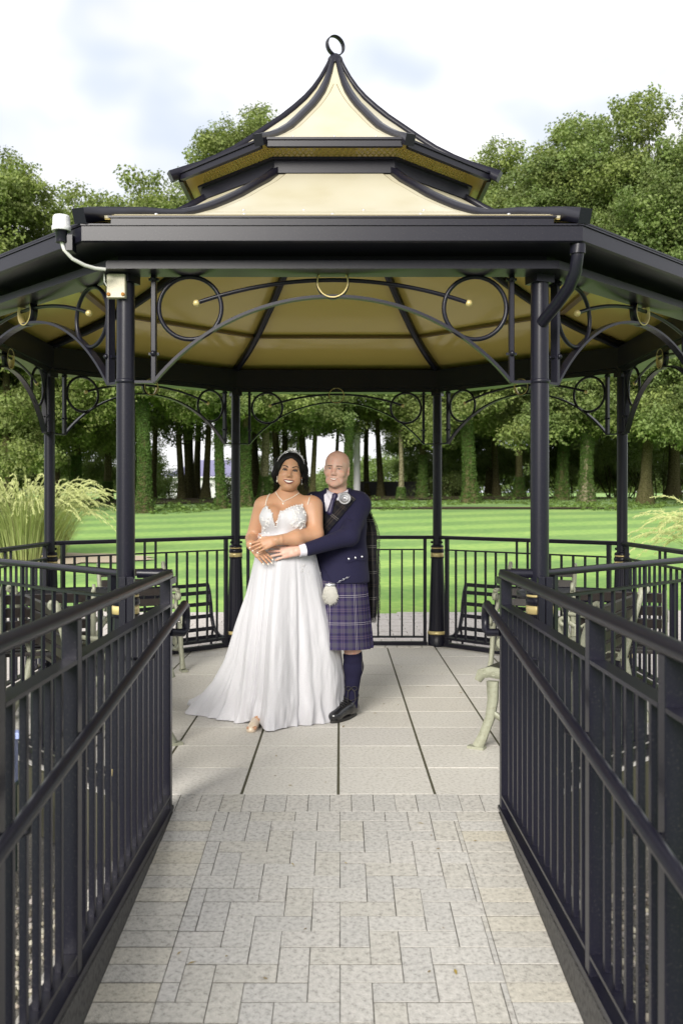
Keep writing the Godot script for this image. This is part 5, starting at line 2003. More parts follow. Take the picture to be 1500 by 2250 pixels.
func face_parts(o: Node, c: Vector3, b: Basis, s: float, female: bool) -> void:
	for g in [-1.0, 1.0]:
		var ec := Vector2(0.0315 * g, 0.001)
		var e := on_face(c, b, s, [ec], 0.0)
		var open := 0.0021 if female else 0.0034
		var wh := mk()
		ball(wh, e[0] - b.z * 0.001, Vector3(0.0112, open, 0.0035), 12, b)
		var eye: Node3D = obj("eye", wh, M.eye, o)
		var ir := mk()
		ball(ir, e[0] + b.z * 0.0012 + b.x * 0.0004 * g, Vector3(0.0047, open * 1.02, 0.003), 12, b)
		obj("iris", ir, M.iris_f if female else M.iris_m, eye)
		# upper lid line, lower lid line
		var up := []
		var lo := []
		for i in 9:
			var t := i / 4.0 - 1.0
			up.append(Vector2(ec.x + t * 0.0155, ec.y + (0.0050 if not female else 0.0044) * (1 - t * t) - 0.0008 + t * g * 0.0012))
			lo.append(Vector2(ec.x + t * 0.0135, ec.y - open * 1.15 * (1 - t * t) - 0.0004))
		var ln := mk()
		tube(ln, on_face(c, b, s, up, 0.0012), 0.0030 if female else 0.0016, 6, [0.4, 0.8, 1, 1, 1, 1, 1, 0.8, 0.5])
		obj("upper_lid", ln, M.lash if female else M.brow_m, eye)
		if female:
			var l2 := mk()
			tube(l2, on_face(c, b, s, lo, 0.0006), 0.0012, 5)
			obj("lower_lid", l2, M.lash, eye)
			var sh := []
			for i in 9:
				var t := i / 4.0 - 1.0
				sh.append(Vector2(ec.x + t * 0.0165, ec.y + 0.0105 * (1 - t * t) + 0.0012))
			var l3 := mk()
			tube(l3, on_face(c, b, s, sh, -0.0012), 0.0042, 6, [0.3, 0.7, 1, 1, 1, 1, 1, 0.7, 0.3])
			obj("eyeshadow", l3, M.shadow_lid, eye)
		var br := []
		for i in 9:
			var t := i / 8.0
			var x: float = lerpf(0.0125, 0.052, t) * g
			var y := (0.0190 + 0.0098 * sin(t * PI * 0.74)) if female else (0.0185 + 0.0035 * sin(t * PI * 0.9) - 0.002 * t)
			br.append(Vector2(x, y))
		var bt := mk()
		tube(bt, on_face(c, b, s, br, 0.0004), 0.0032 if female else 0.003, 6, [0.9, 1.1, 1.1, 1.05, 1, 0.9, 0.8, 0.6, 0.3])
		obj("eyebrow", bt, M.lash if female else M.brow_m, o)
	# a smile with the upper teeth in sight
	var w := 0.0325 if female else 0.0275
	var my := -0.0665 if female else -0.0655
	var hi := []
	var lw := []
	var mouth := []
	for i in 13:
		var t := i / 6.0 - 1.0
		hi.append(Vector2(t * w, my + 0.0045 * t * t + (0.0048 if female else 0.0035) * (1 - t * t) * (1.0 - 0.25 * exp(-t * t * 30))))
		lw.append(Vector2(t * w, my + 0.0045 * t * t - (0.0150 if female else 0.0095) * (1 - t * t)))
	var H := on_face(c, b, s, hi, 0.0016)
	var L := on_face(c, b, s, lw, 0.0016)
	var dk := mk()
	flat(dk)
	var te := mk()
	smooth(te, 1)
	for i in 12:
		var off := b.z * 0.0006
		quad(dk, H[i] - off, H[i + 1] - off, L[i + 1] - off, L[i] - off)
		quad(dk, L[i] - off * 3, L[i + 1] - off * 3, H[i + 1] - off * 3, H[i] - off * 3)
		if i > 0 and i < 11:
			var f := b.z * 0.0008
			var m0: Vector3 = (H[i] as Vector3).lerp(L[i], 0.74)
			var m1: Vector3 = (H[i + 1] as Vector3).lerp(L[i + 1], 0.74)
			quad(te, H[i] + f, H[i + 1] + f, m1 + f, m0 + f)
			quad(te, m0 + f * 0.1, m1 + f * 0.1, H[i + 1] + f * 0.1, H[i] + f * 0.1)
	var mo: Node3D = obj("mouth", dk, M.shadow_lid, o)
	obj("teeth", te, M.teeth, mo)
	var lm: Material = M.lip_f if female else M.lip_m
	var ul := mk()
	tube(ul, H, 0.0036 if female else 0.0022, 7, [0.35, 0.7, 0.9, 1, 1.05, 1.1, 0.95, 1.1, 1.05, 1, 0.9, 0.7, 0.35])
	obj("upper_lip", ul, lm, mo)
	var ll := mk()
	tube(ll, L, 0.0044 if female else 0.003, 7, [0.3, 0.6, 0.8, 0.95, 1.05, 1.1, 1.1, 1.1, 1.05, 0.95, 0.8, 0.6, 0.3])
	obj("lower_lip", ll, lm, mo)
	for g in [-1.0, 1.0]:
		var no := mk()
		var np := on_face(c, b, s, [Vector2(0.0065 * g, -0.0435)], 0.0)
		ball(no, np[0] - b.z * 0.0006, Vector3(0.0026, 0.0015, 0.0012), 8, b)
		obj("nostril", no, M.shadow_lid, o)


# palm and five fingers; f runs along the hand, n leaves its back; returns the finger tips
func hand_shape(w: Vector3, f: Vector3, n: Vector3, thumb: float, s: float, curls: Array, fan := 0.10, thumb_dir := Vector3.ZERO) -> Array:
	f = f.normalized()
	var r := f.cross(n).normalized() * thumb       # towards the thumb
	n = (n - f * n.dot(f)).normalized()
	var kn := []
	for i in 4:
		var u := 0.028 - 0.0185 * i
		kn.append(w + (f * [0.088, 0.092, 0.087, 0.078][i] + r * u + n * [0.002, 0.005, 0.004, 0.0][i]) * s)
		bone(w + (f * 0.008 + r * u * 0.55) * s, kn[i], 0.0155 * s, 0.0115 * s, 0.012)
	var tips := []
	for i in 4:
		var l: float = [0.070, 0.079, 0.073, 0.058][i] * s
		var d := (f + r * (0.5 - i / 3.0) * 2.0 * fan).normalized()
		var a: Vector3 = kn[i]
		var c: float = curls[i]
		var ax := d.cross(n).normalized()
		var rad := [0.0088, 0.0080, 0.0072] as Array
		for j in 3:
			d = d.rotated(ax, -c * [0.7, 1.0, 0.7][j])
			var e: Vector3 = a + d * l * [0.46, 0.30, 0.24][j]
			bone(a, e, rad[j] * s * [1.0, 1.0, 0.97, 0.88][i], rad[mini(j + 1, 2)] * s * [1.0, 1.0, 0.97, 0.88][i] * (0.9 if j == 2 else 1.0), 0.003)
			a = e
		tips.append([a, d])
	var tb := w + (f * 0.026 + r * 0.026 - n * 0.004) * s
	var td := (f * 0.75 + r * 0.62 - n * 0.25).normalized() if thumb_dir == Vector3.ZERO else thumb_dir
	bone(w + (f * 0.01 + r * 0.01) * s, tb, 0.014 * s, 0.0125 * s, 0.01)
	bone(tb, tb + td * 0.034 * s, 0.0115 * s, 0.0098 * s, 0.005)
	var t2 := (td + f * 0.35).normalized()
	bone(tb + td * 0.034 * s, tb + (td * 0.034 + t2 * 0.028) * s, 0.0095 * s, 0.0078 * s, 0.003)
	tips.append([tb + (td * 0.034 + t2 * 0.028) * s, t2])
	return tips


# ---------- the bride ----------
const BZ := -1.53


func build_bride() -> void:
	var o := thing("person", "woman in a white strapped wedding gown with beaded hair band, hands folded at her waist", "person", Vector3.ZERO)
	var hc := Vector3(-0.286, 1.622, BZ + 0.0)
	var hb := Basis(Vector3(0, 0, 1), -0.11) * Basis(Vector3.UP, 0.03) * Basis(Vector3.RIGHT, -0.05)
	var st := mk()
	# trunk, legs, arms
	grid(Vector3(-0.66, -0.02, BZ - 0.24), Vector3(0.03, 1.56, BZ + 0.36), 0.0095)
	var z := BZ
	egg(Vector3(-0.318, 1.335, z - 0.02), Vector3(0.150, 0.155, 0.105), 0.03)
	bone(Vector3(-0.440, 1.412, z - 0.025), Vector3(-0.160, 1.408, z - 0.02), 0.056, 0.058, 0.05)
	bone(Vector3(-0.318, 1.40, z - 0.03), Vector3(-0.298, 1.52, z - 0.022), 0.076, 0.054, 0.05)
	egg(Vector3(-0.395, 1.325, z + 0.072), Vector3(0.078, 0.080, 0.072), 0.03)
	egg(Vector3(-0.262, 1.322, z + 0.078), Vector3(0.080, 0.080, 0.072), 0.03)
	egg(Vector3(-0.330, 1.15, z + 0.0), Vector3(0.142, 0.16, 0.115), 0.05)
	egg(Vector3(-0.335, 0.98, z - 0.02), Vector3(0.150, 0.15, 0.10), 0.05)
	for g in [-1.0, 1.0]:
		bone(Vector3(-0.335 + 0.07 * g, 0.92, z - 0.02), Vector3(-0.36 + 0.07 * g, 0.50, z - 0.01), 0.085, 0.055, 0.05)
		bone(Vector3(-0.36 + 0.07 * g, 0.50, z - 0.01), Vector3(-0.40 + 0.07 * g, 0.12, z - 0.02), 0.052, 0.032, 0.02)
	bone(Vector3(-0.47, 0.12, z - 0.02), Vector3(-0.487, 0.05, z + 0.12), 0.032, 0.024, 0.03)
	bone(Vector3(-0.33, 0.12, z - 0.02), Vector3(-0.32, 0.055, z + 0.07), 0.032, 0.026, 0.03)
	# her right arm (seen on the left): down, elbow out, forearm in front
	bone(Vector3(-0.468, 1.400, z - 0.03), Vector3(-0.531, 1.187, z - 0.055), 0.055, 0.046, 0.03)
	bone(Vector3(-0.531, 1.187, z - 0.055), Vector3(-0.522, 1.158, z + 0.150), 0.046, 0.034, 0.02)
	# her left arm: upper arm down, forearm across
	bone(Vector3(-0.135, 1.398, z - 0.02), Vector3(-0.125, 1.215, z + 0.045), 0.060, 0.053, 0.035)
	bone(Vector3(-0.125, 1.215, z + 0.045), Vector3(-0.245, 1.197, z + 0.150), 0.051, 0.045, 0.03)
	bone(Vector3(-0.245, 1.197, z + 0.150), Vector3(-0.358, 1.188, z + 0.215), 0.045, 0.031, 0.03)
	var whole := F.duplicate()
	nets(st)
	var strap_l := []
	var strap_r := []
	for q in [[-0.441, 1.405], [-0.437, 1.43], [-0.430, 1.455], [-0.424, 1.472]]:
		strap_l.append(hit(Vector3(q[0], q[1], z + 0.3), Vector3(0, 0, -1)) + Vector3(0, 0, 0.004))
	strap_l.append(hit(Vector3(-0.418, 1.60, z - 0.02), Vector3(0, -1, 0)) + Vector3(0, 0.003, 0))
	strap_l.append(hit(Vector3(-0.415, 1.60, z - 0.06), Vector3(0, -1, 0)) + Vector3(0, 0.003, 0))
	for q in [[-0.170, 1.41], [-0.166, 1.43], [-0.160, 1.455], [-0.155, 1.472]]:
		strap_r.append(hit(Vector3(q[0], q[1], z + 0.3), Vector3(0, 0, -1)) + Vector3(0, 0, 0.004))
	strap_r.append(hit(Vector3(-0.152, 1.60, z - 0.02), Vector3(0, -1, 0)) + Vector3(0, 0.003, 0))
	strap_r.append(hit(Vector3(-0.150, 1.60, z - 0.06), Vector3(0, -1, 0)) + Vector3(0, 0.003, 0))
	var neck := []
	for i in 21:
		var t := i / 10.0 - 1.0
		var x := -0.305 + 0.074 * t
		var y := 1.434 + 0.052 * pow(absf(t), 1.5) - 0.004 * t
		if i in [9, 10, 11]:
			y -= 0.004
		neck.append(hit(Vector3(x - 0.022 * (1.0 - absf(t)), y, z + 0.3), Vector3(0, 0, -1)) + Vector3(0, 0, 0.003))
	# the bodice: the same trunk, a little larger, cut along the neckline
	grid(Vector3(-0.56, 1.02, BZ - 0.22), Vector3(-0.05, 1.46, BZ + 0.24), 0.006)
	egg(Vector3(-0.318, 1.335, z - 0.02), Vector3(0.152, 0.155, 0.107), 0.03)
	egg(Vector3(-0.395, 1.325, z + 0.072), Vector3(0.078, 0.080, 0.072), 0.03)
	egg(Vector3(-0.262, 1.322, z + 0.078), Vector3(0.080, 0.080, 0.072), 0.03)
	egg(Vector3(-0.330, 1.15, z + 0.0), Vector3(0.147, 0.17, 0.122), 0.06)
	var line := [[-0.56, 1.33], [-0.475, 1.345], [-0.442, 1.418], [-0.436, 1.412], [-0.420, 1.386], [-0.395, 1.358], [-0.386, 1.322], [-0.372, 1.262], [-0.356, 1.330], [-0.330, 1.366], [-0.270, 1.398], [-0.240, 1.405], [-0.172, 1.416], [-0.160, 1.395], [-0.125, 1.345], [-0.05, 1.33]]
	var top_at := func(x: float) -> float:
		for i in line.size() - 1:
			if x <= line[i + 1][0]:
				return remap(x, line[i][0], line[i + 1][0], line[i][1], line[i + 1][1])
		return 1.33
	var edge := func(p: Vector3) -> float:
		var y: float = top_at.call(p.x) if p.z > z - 0.01 else 1.335
		if p.x > -0.425 and p.x < -0.31 and p.z > z:
			# steep sides of the V: distance across it
			var half := clampf((p.y - 1.262) * 0.26, -0.02, 0.03)
			var across := half - absf(p.x + 0.371)
			return maxf(p.y - y if p.y > 1.372 else -0.02, minf(across, (p.y - 1.262) * 0.7))
		return (p.y - y) * 0.75
	clip(edge, 0.0065)
	var bod := mk()
	nets(bod)
	var bd: Node3D = obj("bodice", bod, M.satin, o)
	# lace motifs along the neckline and at the hip
	var rr := RandomNumberGenerator.new()
	rr.seed = 8
	var lc := mk()
	var motif := func(p: Vector3, sz: float) -> void:
		for k in 5:
			var a := TAU * k / 5 + rr.randf()
			ball(lc, p + Vector3(cos(a), sin(a), 0.0) * sz * 0.7 + Vector3(0, 0, 0.001), Vector3(sz * 0.6, sz * 0.34, 0.0013), 6, Basis(Vector3(0, 0, 1), a))
		ball(lc, p + Vector3(0, 0, 0.002), Vector3(sz * 0.3, sz * 0.3, 0.0018), 6)
	for i in 17:
		var x := -0.440 + 0.0155 * i
		var y: float = top_at.call(x) - 0.003
		var p := hit(Vector3(x, y - 0.006, z + 0.3), Vector3(0, 0, -1))
		if p.z > z - 0.05:
			motif.call(Vector3(x, y, p.z), rr.randf_range(0.006, 0.009))
	for i in 9:
		for g in [-1.0, 1.0]:
			var y := 1.268 + 0.0125 * i
			var x: float = -0.371 + g * ((y - 1.262) * 0.26 + 0.003)
			var p := hit(Vector3(x + 0.004 * g, y, z + 0.3), Vector3(0, 0, -1))
			motif.call(Vector3(x, y, p.z), 0.005)
	for i in 90:
		var x := rr.randf_range(-0.27, -0.18) if i % 3 else rr.randf_range(-0.46, -0.41)
		var y := rr.randf_range(1.23, 1.40) - absf(x + 0.22) * 0.3
		var p := hit(Vector3(x, y, z + 0.3), Vector3(0, 0, -1))
		if p.z > z and field_at(p - Vector3(0, 0, 0.004)) < 0.0:
			motif.call(p, rr.randf_range(0.006, 0.010))
	obj("lace_trim", lc, M.lace, bd)
	for sp in [strap_l, strap_r]:
		var ss := mk()
		tube(ss, sp, 0.0036, 6)
		obj("strap", ss, M.pearl, bd)
	# hands
	grid(Vector3(-0.62, 1.0, BZ + 0.08), Vector3(-0.32, 1.26, BZ + 0.34), 0.0035)
	var ra := hand_shape(Vector3(-0.518, 1.153, z + 0.158), Vector3(0.62, -0.60, 0.16), Vector3(0.1, 0.25, 1.0), -1.0, 0.96, [0.10, 0.10, 0.12, 0.14], 0.06, Vector3(0.25, 0.95, -0.05))
	bone(Vector3(-0.521, 1.158, z + 0.130), Vector3(-0.518, 1.153, z + 0.160), 0.034, 0.026, 0.015)
	var rb := hand_shape(Vector3(-0.360, 1.188, z + 0.217), Vector3(-0.90, -0.30, 0.08), Vector3(-0.05, 0.30, 1.0), 1.0, 0.98, [0.16, 0.18, 0.20, 0.22], 0.10, Vector3(-0.93, 0.05, 0.1))
	bone(Vector3(-0.335, 1.190, z + 0.207), Vector3(-0.362, 1.188, z + 0.217), 0.033, 0.026, 0.015)
	nets(st)
	var nl := mk()
	for hnd in [ra, rb]:
		for t in hnd:
			var d: Vector3 = t[1]
			var bs := Basis.looking_at(d, Vector3(0, 0.3, 1))
			ball(nl, t[0] + d * 0.006 + Vector3(0, 0.001, 0.0035), Vector3(0.0052, 0.0028, 0.0088), 8, bs)
	obj("fingernails", nl, M.pearl, o)
	var rg := mk()
	var rt: Vector3 = rb[2][0]
	var kb: Vector3 = Vector3(-0.360, 1.188, z + 0.217) + Vector3(-0.90, -0.30, 0.08).normalized() * 0.098 + Vector3(0.004, -0.012, 0.006)
	var rd: Vector3 = (rt - kb).normalized()
	var mid: Vector3 = kb.lerp(rt, 0.22)
	sweep(rg, ringpts(mid, 0.0092, rd.cross(Vector3(0, 0, 1)).normalized(), Vector3(0, 0, 1), 16), circle(0.0016, 5), rd, true)
	ball(rg, mid + Vector3(0, 0, 0.0105), Vector3.ONE * 0.0035, 8)
	obj("ring", rg, M.gold, o)
	# head
	grid(hc - Vector3(0.125, 0.20, 0.14), hc + Vector3(0.125, 0.15, 0.15), 0.0036)
	head_shape(hc, hb, 1.0, 1.0)
	for g in [-1.0, 1.0]:
		egg(hc + hb * Vector3(0.044 * g, -0.062, 0.040), Vector3(0.026, 0.026, 0.026), 0.03)
	egg(hc + hb * Vector3(0, -0.112, 0.018), Vector3(0.044, 0.018, 0.036), 0.025)
	bone(hc + Vector3(-0.004, -0.07, -0.02), Vector3(-0.312, 1.43, z - 0.03), 0.052, 0.064, 0.02)
	face_parts(o, hc, hb, 1.0, true)
	# roots of the hair: over the crown, off the forehead
	var head_field := F.duplicate()
	nets(st)
	var body: Node3D = obj("body", st, M.skin_f, o)
	# necklace, earrings
	var nk := mk()
	for p in neck:
		ball(nk, p, Vector3.ONE * 0.0036, 6)
	tube(nk, neck, 0.0018, 5)
	var pen: Vector3 = neck[10]
	ball(nk, pen + Vector3(0, -0.014, 0.002), Vector3(0.0052, 0.0075, 0.004), 8)
	obj("necklace", nk, M.pearl, o)
	for g in [-1.0, 1.0]:
		var er := mk()
		var lobe := hc + hb * Vector3(0.080 * g, -0.040, -0.004)
		ball(er, lobe, Vector3.ONE * 0.004, 8)
		tube(er, [lobe, lobe + Vector3(0, -0.022, 0.004)], 0.001, 5)
		ball(er, lobe + Vector3(0, -0.030, 0.004), Vector3(0.0045, 0.0085, 0.0045), 8)
		obj("earring", er, M.silver if g > 0 else M.pearl, o)
	# hair
	grid(hc - Vector3(0.16, 0.22, 0.22), hc + Vector3(0.16, 0.17, 0.14), 0.0055)
	var hp := func(x, y, zz): return hc + hb * Vector3(x, y, zz)
	egg(hp.call(0, 0.040, -0.022), Vector3(0.092, 0.098, 0.108), 0.02, hb)
	egg(hp.call(0, 0.0, -0.095), Vector3(0.085, 0.075, 0.055), 0.04, hb)
	egg(hp.call(0.0, -0.060, -0.085), Vector3(0.060, 0.050, 0.040), 0.03, hb)
	egg(hp.call(0, -0.017, 0.105), Vector3(0.074, 0.107, 0.090), 0.015, hb, true)
	bone(hp.call(-0.080, 0.06, 0.0), hp.call(-0.096, -0.03, -0.02), 0.026, 0.022, 0.02)
	bone(hp.call(-0.096, -0.03, -0.02), hp.call(-0.080, -0.075, -0.045), 0.021, 0.014, 0.02)
	bone(hp.call(0.080, 0.06, 0.0), hp.call(0.092, -0.02, -0.02), 0.024, 0.020, 0.02)
	bone(hp.call(0.092, -0.02, -0.02), hp.call(0.086, -0.055, -0.045), 0.019, 0.012, 0.02)
	var hs := mk()
	nets(hs)
	var hair: Node3D = obj("hair", hs, M.hair, o)
	var hr := RandomNumberGenerator.new()
	hr.seed = 4
	var lo := mk()
	for k in 46:                                       # combed strands over the crown
		var a := lerpf(-1.35, 1.35, k / 45.0)
		var pts := []
		for i in 12:
			var t := i / 11.0
			var th := lerpf(0.15, 2.6, t)
			var d := Vector3(sin(a) * (0.55 + 0.45 * sin(th)), cos(a) * sin(th) * 1.0 + 0.05, cos(th) * 0.9)
			var q := hit(hp.call(0, 0.03, -0.03) + hb * (d.normalized() * 0.20), -(hb * d.normalized()), 0.2)
			pts.append(q + hb * d.normalized() * 0.0008)
		tube(lo, pts, 0.0026 + hr.randf() * 0.0015, 5)
	for k in 26:                                       # loose curls, mostly on her left side
		var s := 1.0 if k < 20 else -1.0
		var pts := []
		var p0: Vector3 = hp.call(s * hr.randf_range(0.085, 0.100), hr.randf_range(-0.03, 0.08), hr.randf_range(-0.05, 0.015))
		var l := hr.randf_range(0.06, 0.13)
		var ph := hr.randf() * TAU
		for i in 14:
			var t := i / 13.0
			var rad := 0.010 * (0.4 + t)
			pts.append(p0 + Vector3(s * 0.018 * t + cos(ph + t * 9) * rad, -l * t, sin(ph + t * 9) * rad))
		tube(lo, pts, 0.0022, 5, [0.6, 1, 1, 1, 1, 1, 1, 1, 1, 0.9, 0.8, 0.7, 0.5, 0.3])
	obj("strands", lo, M.hair, hair)
	var ti := mk()
	var base := []
	for i in 31:
		var a := lerpf(-1.22, 1.22, i / 30.0)
		var d := hb * Vector3(sin(a), cos(a) * 0.93, 0.56).normalized()
		base.append(hit(hp.call(0, 0.025, -0.02) + d * 0.22, -d, 0.22) + d * 0.002)
	tube(ti, base, 0.0024, 6)
	for i in range(2, 29):
		var mid_rise := 1.0 - absf(i - 15) / 15.0
		ball(ti, base[i] + hb * Vector3(0, 0.004 + 0.005 * mid_rise, 0.004), Vector3.ONE * (0.0036 + 0.0022 * mid_rise), 6)
		if i % 3 == 0:
			ball(ti, base[i] + hb * Vector3(0.003, 0.009 + 0.009 * mid_rise, 0.003), Vector3.ONE * (0.003 + 0.0022 * mid_rise), 6)
	obj("tiara", ti, M.silver, o)
	build_skirt(o)
	# open toed shoe peeping out under the hem
	var sh := mk()
	grid(Vector3(-0.60, -0.01, -1.52), Vector3(-0.40, 0.11, -1.20), 0.004)
	bone(Vector3(-0.497, 0.035, -1.44), Vector3(-0.508, 0.027, -1.325), 0.032, 0.029, 0.02)
	bone(Vector3(-0.497, 0.012, -1.45), Vector3(-0.515, 0.010, -1.300), 0.026, 0.030, 0.01)
	clip(func(p: Vector3) -> float: return -p.y)
	nets(sh)
	obj("shoe", sh, M.shoe_f, o)
	var to := mk()
	for i in 4:
		ball(to, Vector3(-0.535 + 0.0155 * i, 0.026, -1.288 + 0.003 * i * i - 0.008 * i), Vector3(0.0085, 0.009, 0.014) * (1.0 + (0.35 if i == 3 else 0.0)), 8)
	obj("toes", to, M.skin_f, o)


func loop_at(line: PackedVector2Array, t: float) -> Vector2:       # closed outline, t from 0 to 1
	var n := line.size()
	var f := fposmod(t, 1.0) * n
	var i := int(f)
	var u := f - i
	return spline(line[(i - 1 + n) % n], line[i % n], line[(i + 1) % n], line[(i + 2) % n], u)


func spline(a: Vector2, b: Vector2, c: Vector2, d: Vector2, t: float) -> Vector2:
	return b.cubic_interpolate(c, a, d, t)


func build_skirt(o: Node3D) -> void:
	# hem on the floor, anticlockwise from her left side (seen on the right) round the front: (x, z)
	var hem := PackedVector2Array([Vector2(0.075, -1.75), Vector2(0.03, -1.60), Vector2(-0.05, -1.505), Vector2(-0.19, -1.42), Vector2(-0.32, -1.345), Vector2(-0.42, -1.275), Vector2(-0.475, -1.36), Vector2(-0.57, -1.475), Vector2(-0.69, -1.545), Vector2(-0.81, -1.62), Vector2(-0.92, -1.70), Vector2(-0.99, -1.78), Vector2(-0.98, -1.93), Vector2(-0.86, -2.06), Vector2(-0.62, -2.14), Vector2(-0.36, -2.14), Vector2(-0.12, -2.06), Vector2(0.04, -1.90)])
	var st := mk()
	var seg := 300
	var rows := 84
	var rings := []
	var fn := FastNoiseLite.new()
	fn.seed = 6
	fn.frequency = 1.6
	# share of the way to the hem, down her right and left sides
	var hs := [0.0, 0.131, 0.326, 0.482, 0.683, 0.808, 0.871, 0.95, 1.0]
	var fl := [0.0, 0.064, 0.177, 0.31, 0.47, 0.625, 0.745, 0.905, 1.0]
	var fr := [0.0, 0.24, 0.48, 0.73, 0.93, 1.0, 1.01, 1.0, 0.985]
	var pick := func(tab: Array, h: float) -> float:
		for i in hs.size() - 1:
			if h <= hs[i + 1]:
				return lerpf(tab[i], tab[i + 1], (h - hs[i]) / (hs[i + 1] - hs[i]))
		return tab[-1]
	var top := 1.225
	for j in rows + 1:
		var h := float(j) / rows
		h = pow(h, 1.0)
		var y := top * (1.0 - h)
		var a: float = pick.call(fl, h)
		var b: float = pick.call(fr, h)
		var ring := PackedVector3Array()
		for k in seg:
			var t := -float(k) / seg
			var q := loop_at(hem, -t)
			var ang := t * TAU
			# waist point in the same direction
			var dir := (q - Vector2(-0.40, -1.72))
			var an := dir.angle()
			var waist := Vector2(-0.331 + cos(an) * 0.157, BZ + 0.0 + sin(an) * 0.136)
			var side := clampf((cos(an) + 1.0) / 2.0, 0, 1)
			var f := lerpf(a, b, smoothstep(0.15, 0.95, side))
			# front hangs out evenly
			var front := maxf(0.0, sin(an))
			f = lerpf(f, lerpf(0.9 * h + 0.22 * sin(h * PI) + 0.1 * h * h, f, 0.2), front * 0.75)
			var p := waist.lerp(q, f)
			# pleats that open towards the floor
			var amp := 0.046 * smoothstep(0.02, 1.0, h) + 0.004 * smoothstep(0.0, 0.06, h)
			var w := an * 6.0 + fn.get_noise_1d(an * 1.2) * 2.6
			var fold := (1.0 - pow(absf(sin(w * 0.5 + 0.4)), 0.55)) * -1.0
			fold += 0.22 * sin(an * 13.0 + 1.3 + h * 0.8) + 0.04 * sin(an * 29.0 + h * 2.0) + 0.35 * fn.get_noise_2d(an * 1.6, h * 1.1)
			var nrm := dir.normalized()
			p += nrm * fold * amp
			# cloth that buckles where it meets the floor
			var buck := smoothstep(0.80, 1.0, h)
			p += nrm * buck * 0.016 * sin(an * 5.0 + h * 18.0 + fn.get_noise_1d(an * 2.0) * 4.0)
			var yy := y + buck * 0.010 * sin(an * 7.0 + h * 20.0) * (1.0 - h) * 5.0
			if j == rows:
				yy = 0.004 + 0.003 * maxf(0.0, sin(an * 5.0 + 0.7))
				var lift := exp(-pow((p.x + 0.50) / 0.055, 2.0)) * maxf(0.0, sin(an))
				yy += lift * 0.036
			elif h > 0.80:
				yy += smoothstep(0.80, 1.0, h) * exp(-pow((p.x + 0.50) / 0.055, 2.0)) * maxf(0.0, sin(an)) * 0.036
			ring.append(Vector3(p.x, maxf(yy, 0.004), p.y))
		rings.append(ring)
	skin(st, rings, true, false, 1)
	var sk: Node3D = obj("skirt", st, M.satin, o)
	# turned-up end of the train
	var tr := mk()
	grid(Vector3(-1.08, -0.01, -2.2), Vector3(-0.72, 0.16, -1.75), 0.008)
	bone(Vector3(-0.995, 0.045, -1.96), Vector3(-0.93, 0.062, -1.99), 0.018, 0.024, 0.02)
	bone(Vector3(-0.93, 0.062, -1.99), Vector3(-0.86, 0.058, -1.97), 0.024, 0.030, 0.02)
	bone(Vector3(-0.86, 0.055, -1.98), Vector3(-0.76, 0.03, -2.0), 0.035, 0.04, 0.03)
	bone(Vector3(-1.0, 0.02, -2.0), Vector3(-0.92, 0.02, -1.92), 0.025, 0.03, 0.03)
	clip(func(p: Vector3) -> float: return 0.006 - p.y + 0.010 * sin(p.x * 70.0 + p.z * 30.0))
	nets(tr)
	obj("train_fold", tr, M.satin, sk)
	# lace over the hip
	var rr := RandomNumberGenerator.new()
	rr.seed = 15
	var lc := mk()
	for i in 60:
		var k := int(rr.randf_range(0.02, 0.16) * seg)
		var j := int(rr.randf_range(1, 20) * (0.6 if i % 2 else 1.0))
		k = (seg - k) % seg if false else k
		var p: Vector3 = rings[j][k]
		var c: Vector3 = Vector3(-0.331, p.y, BZ)
		var n := (p - c).normalized()
		var sz := rr.randf_range(0.006, 0.012)
		for m in 4:
			var a := TAU * m / 4 + rr.randf()
			var bs := Basis.looking_at(-n, Vector3.UP)
			ball(lc, p + bs * Vector3(cos(a) * sz, sin(a) * sz, 0) + n * 0.002, Vector3(sz * 0.55, sz * 0.35, 0.0012), 6, bs * Basis(Vector3(0, 0, 1), a))
	obj("hip_lace", lc, M.lace, sk)


# ---------- the groom ----------
const GZ := -1.70


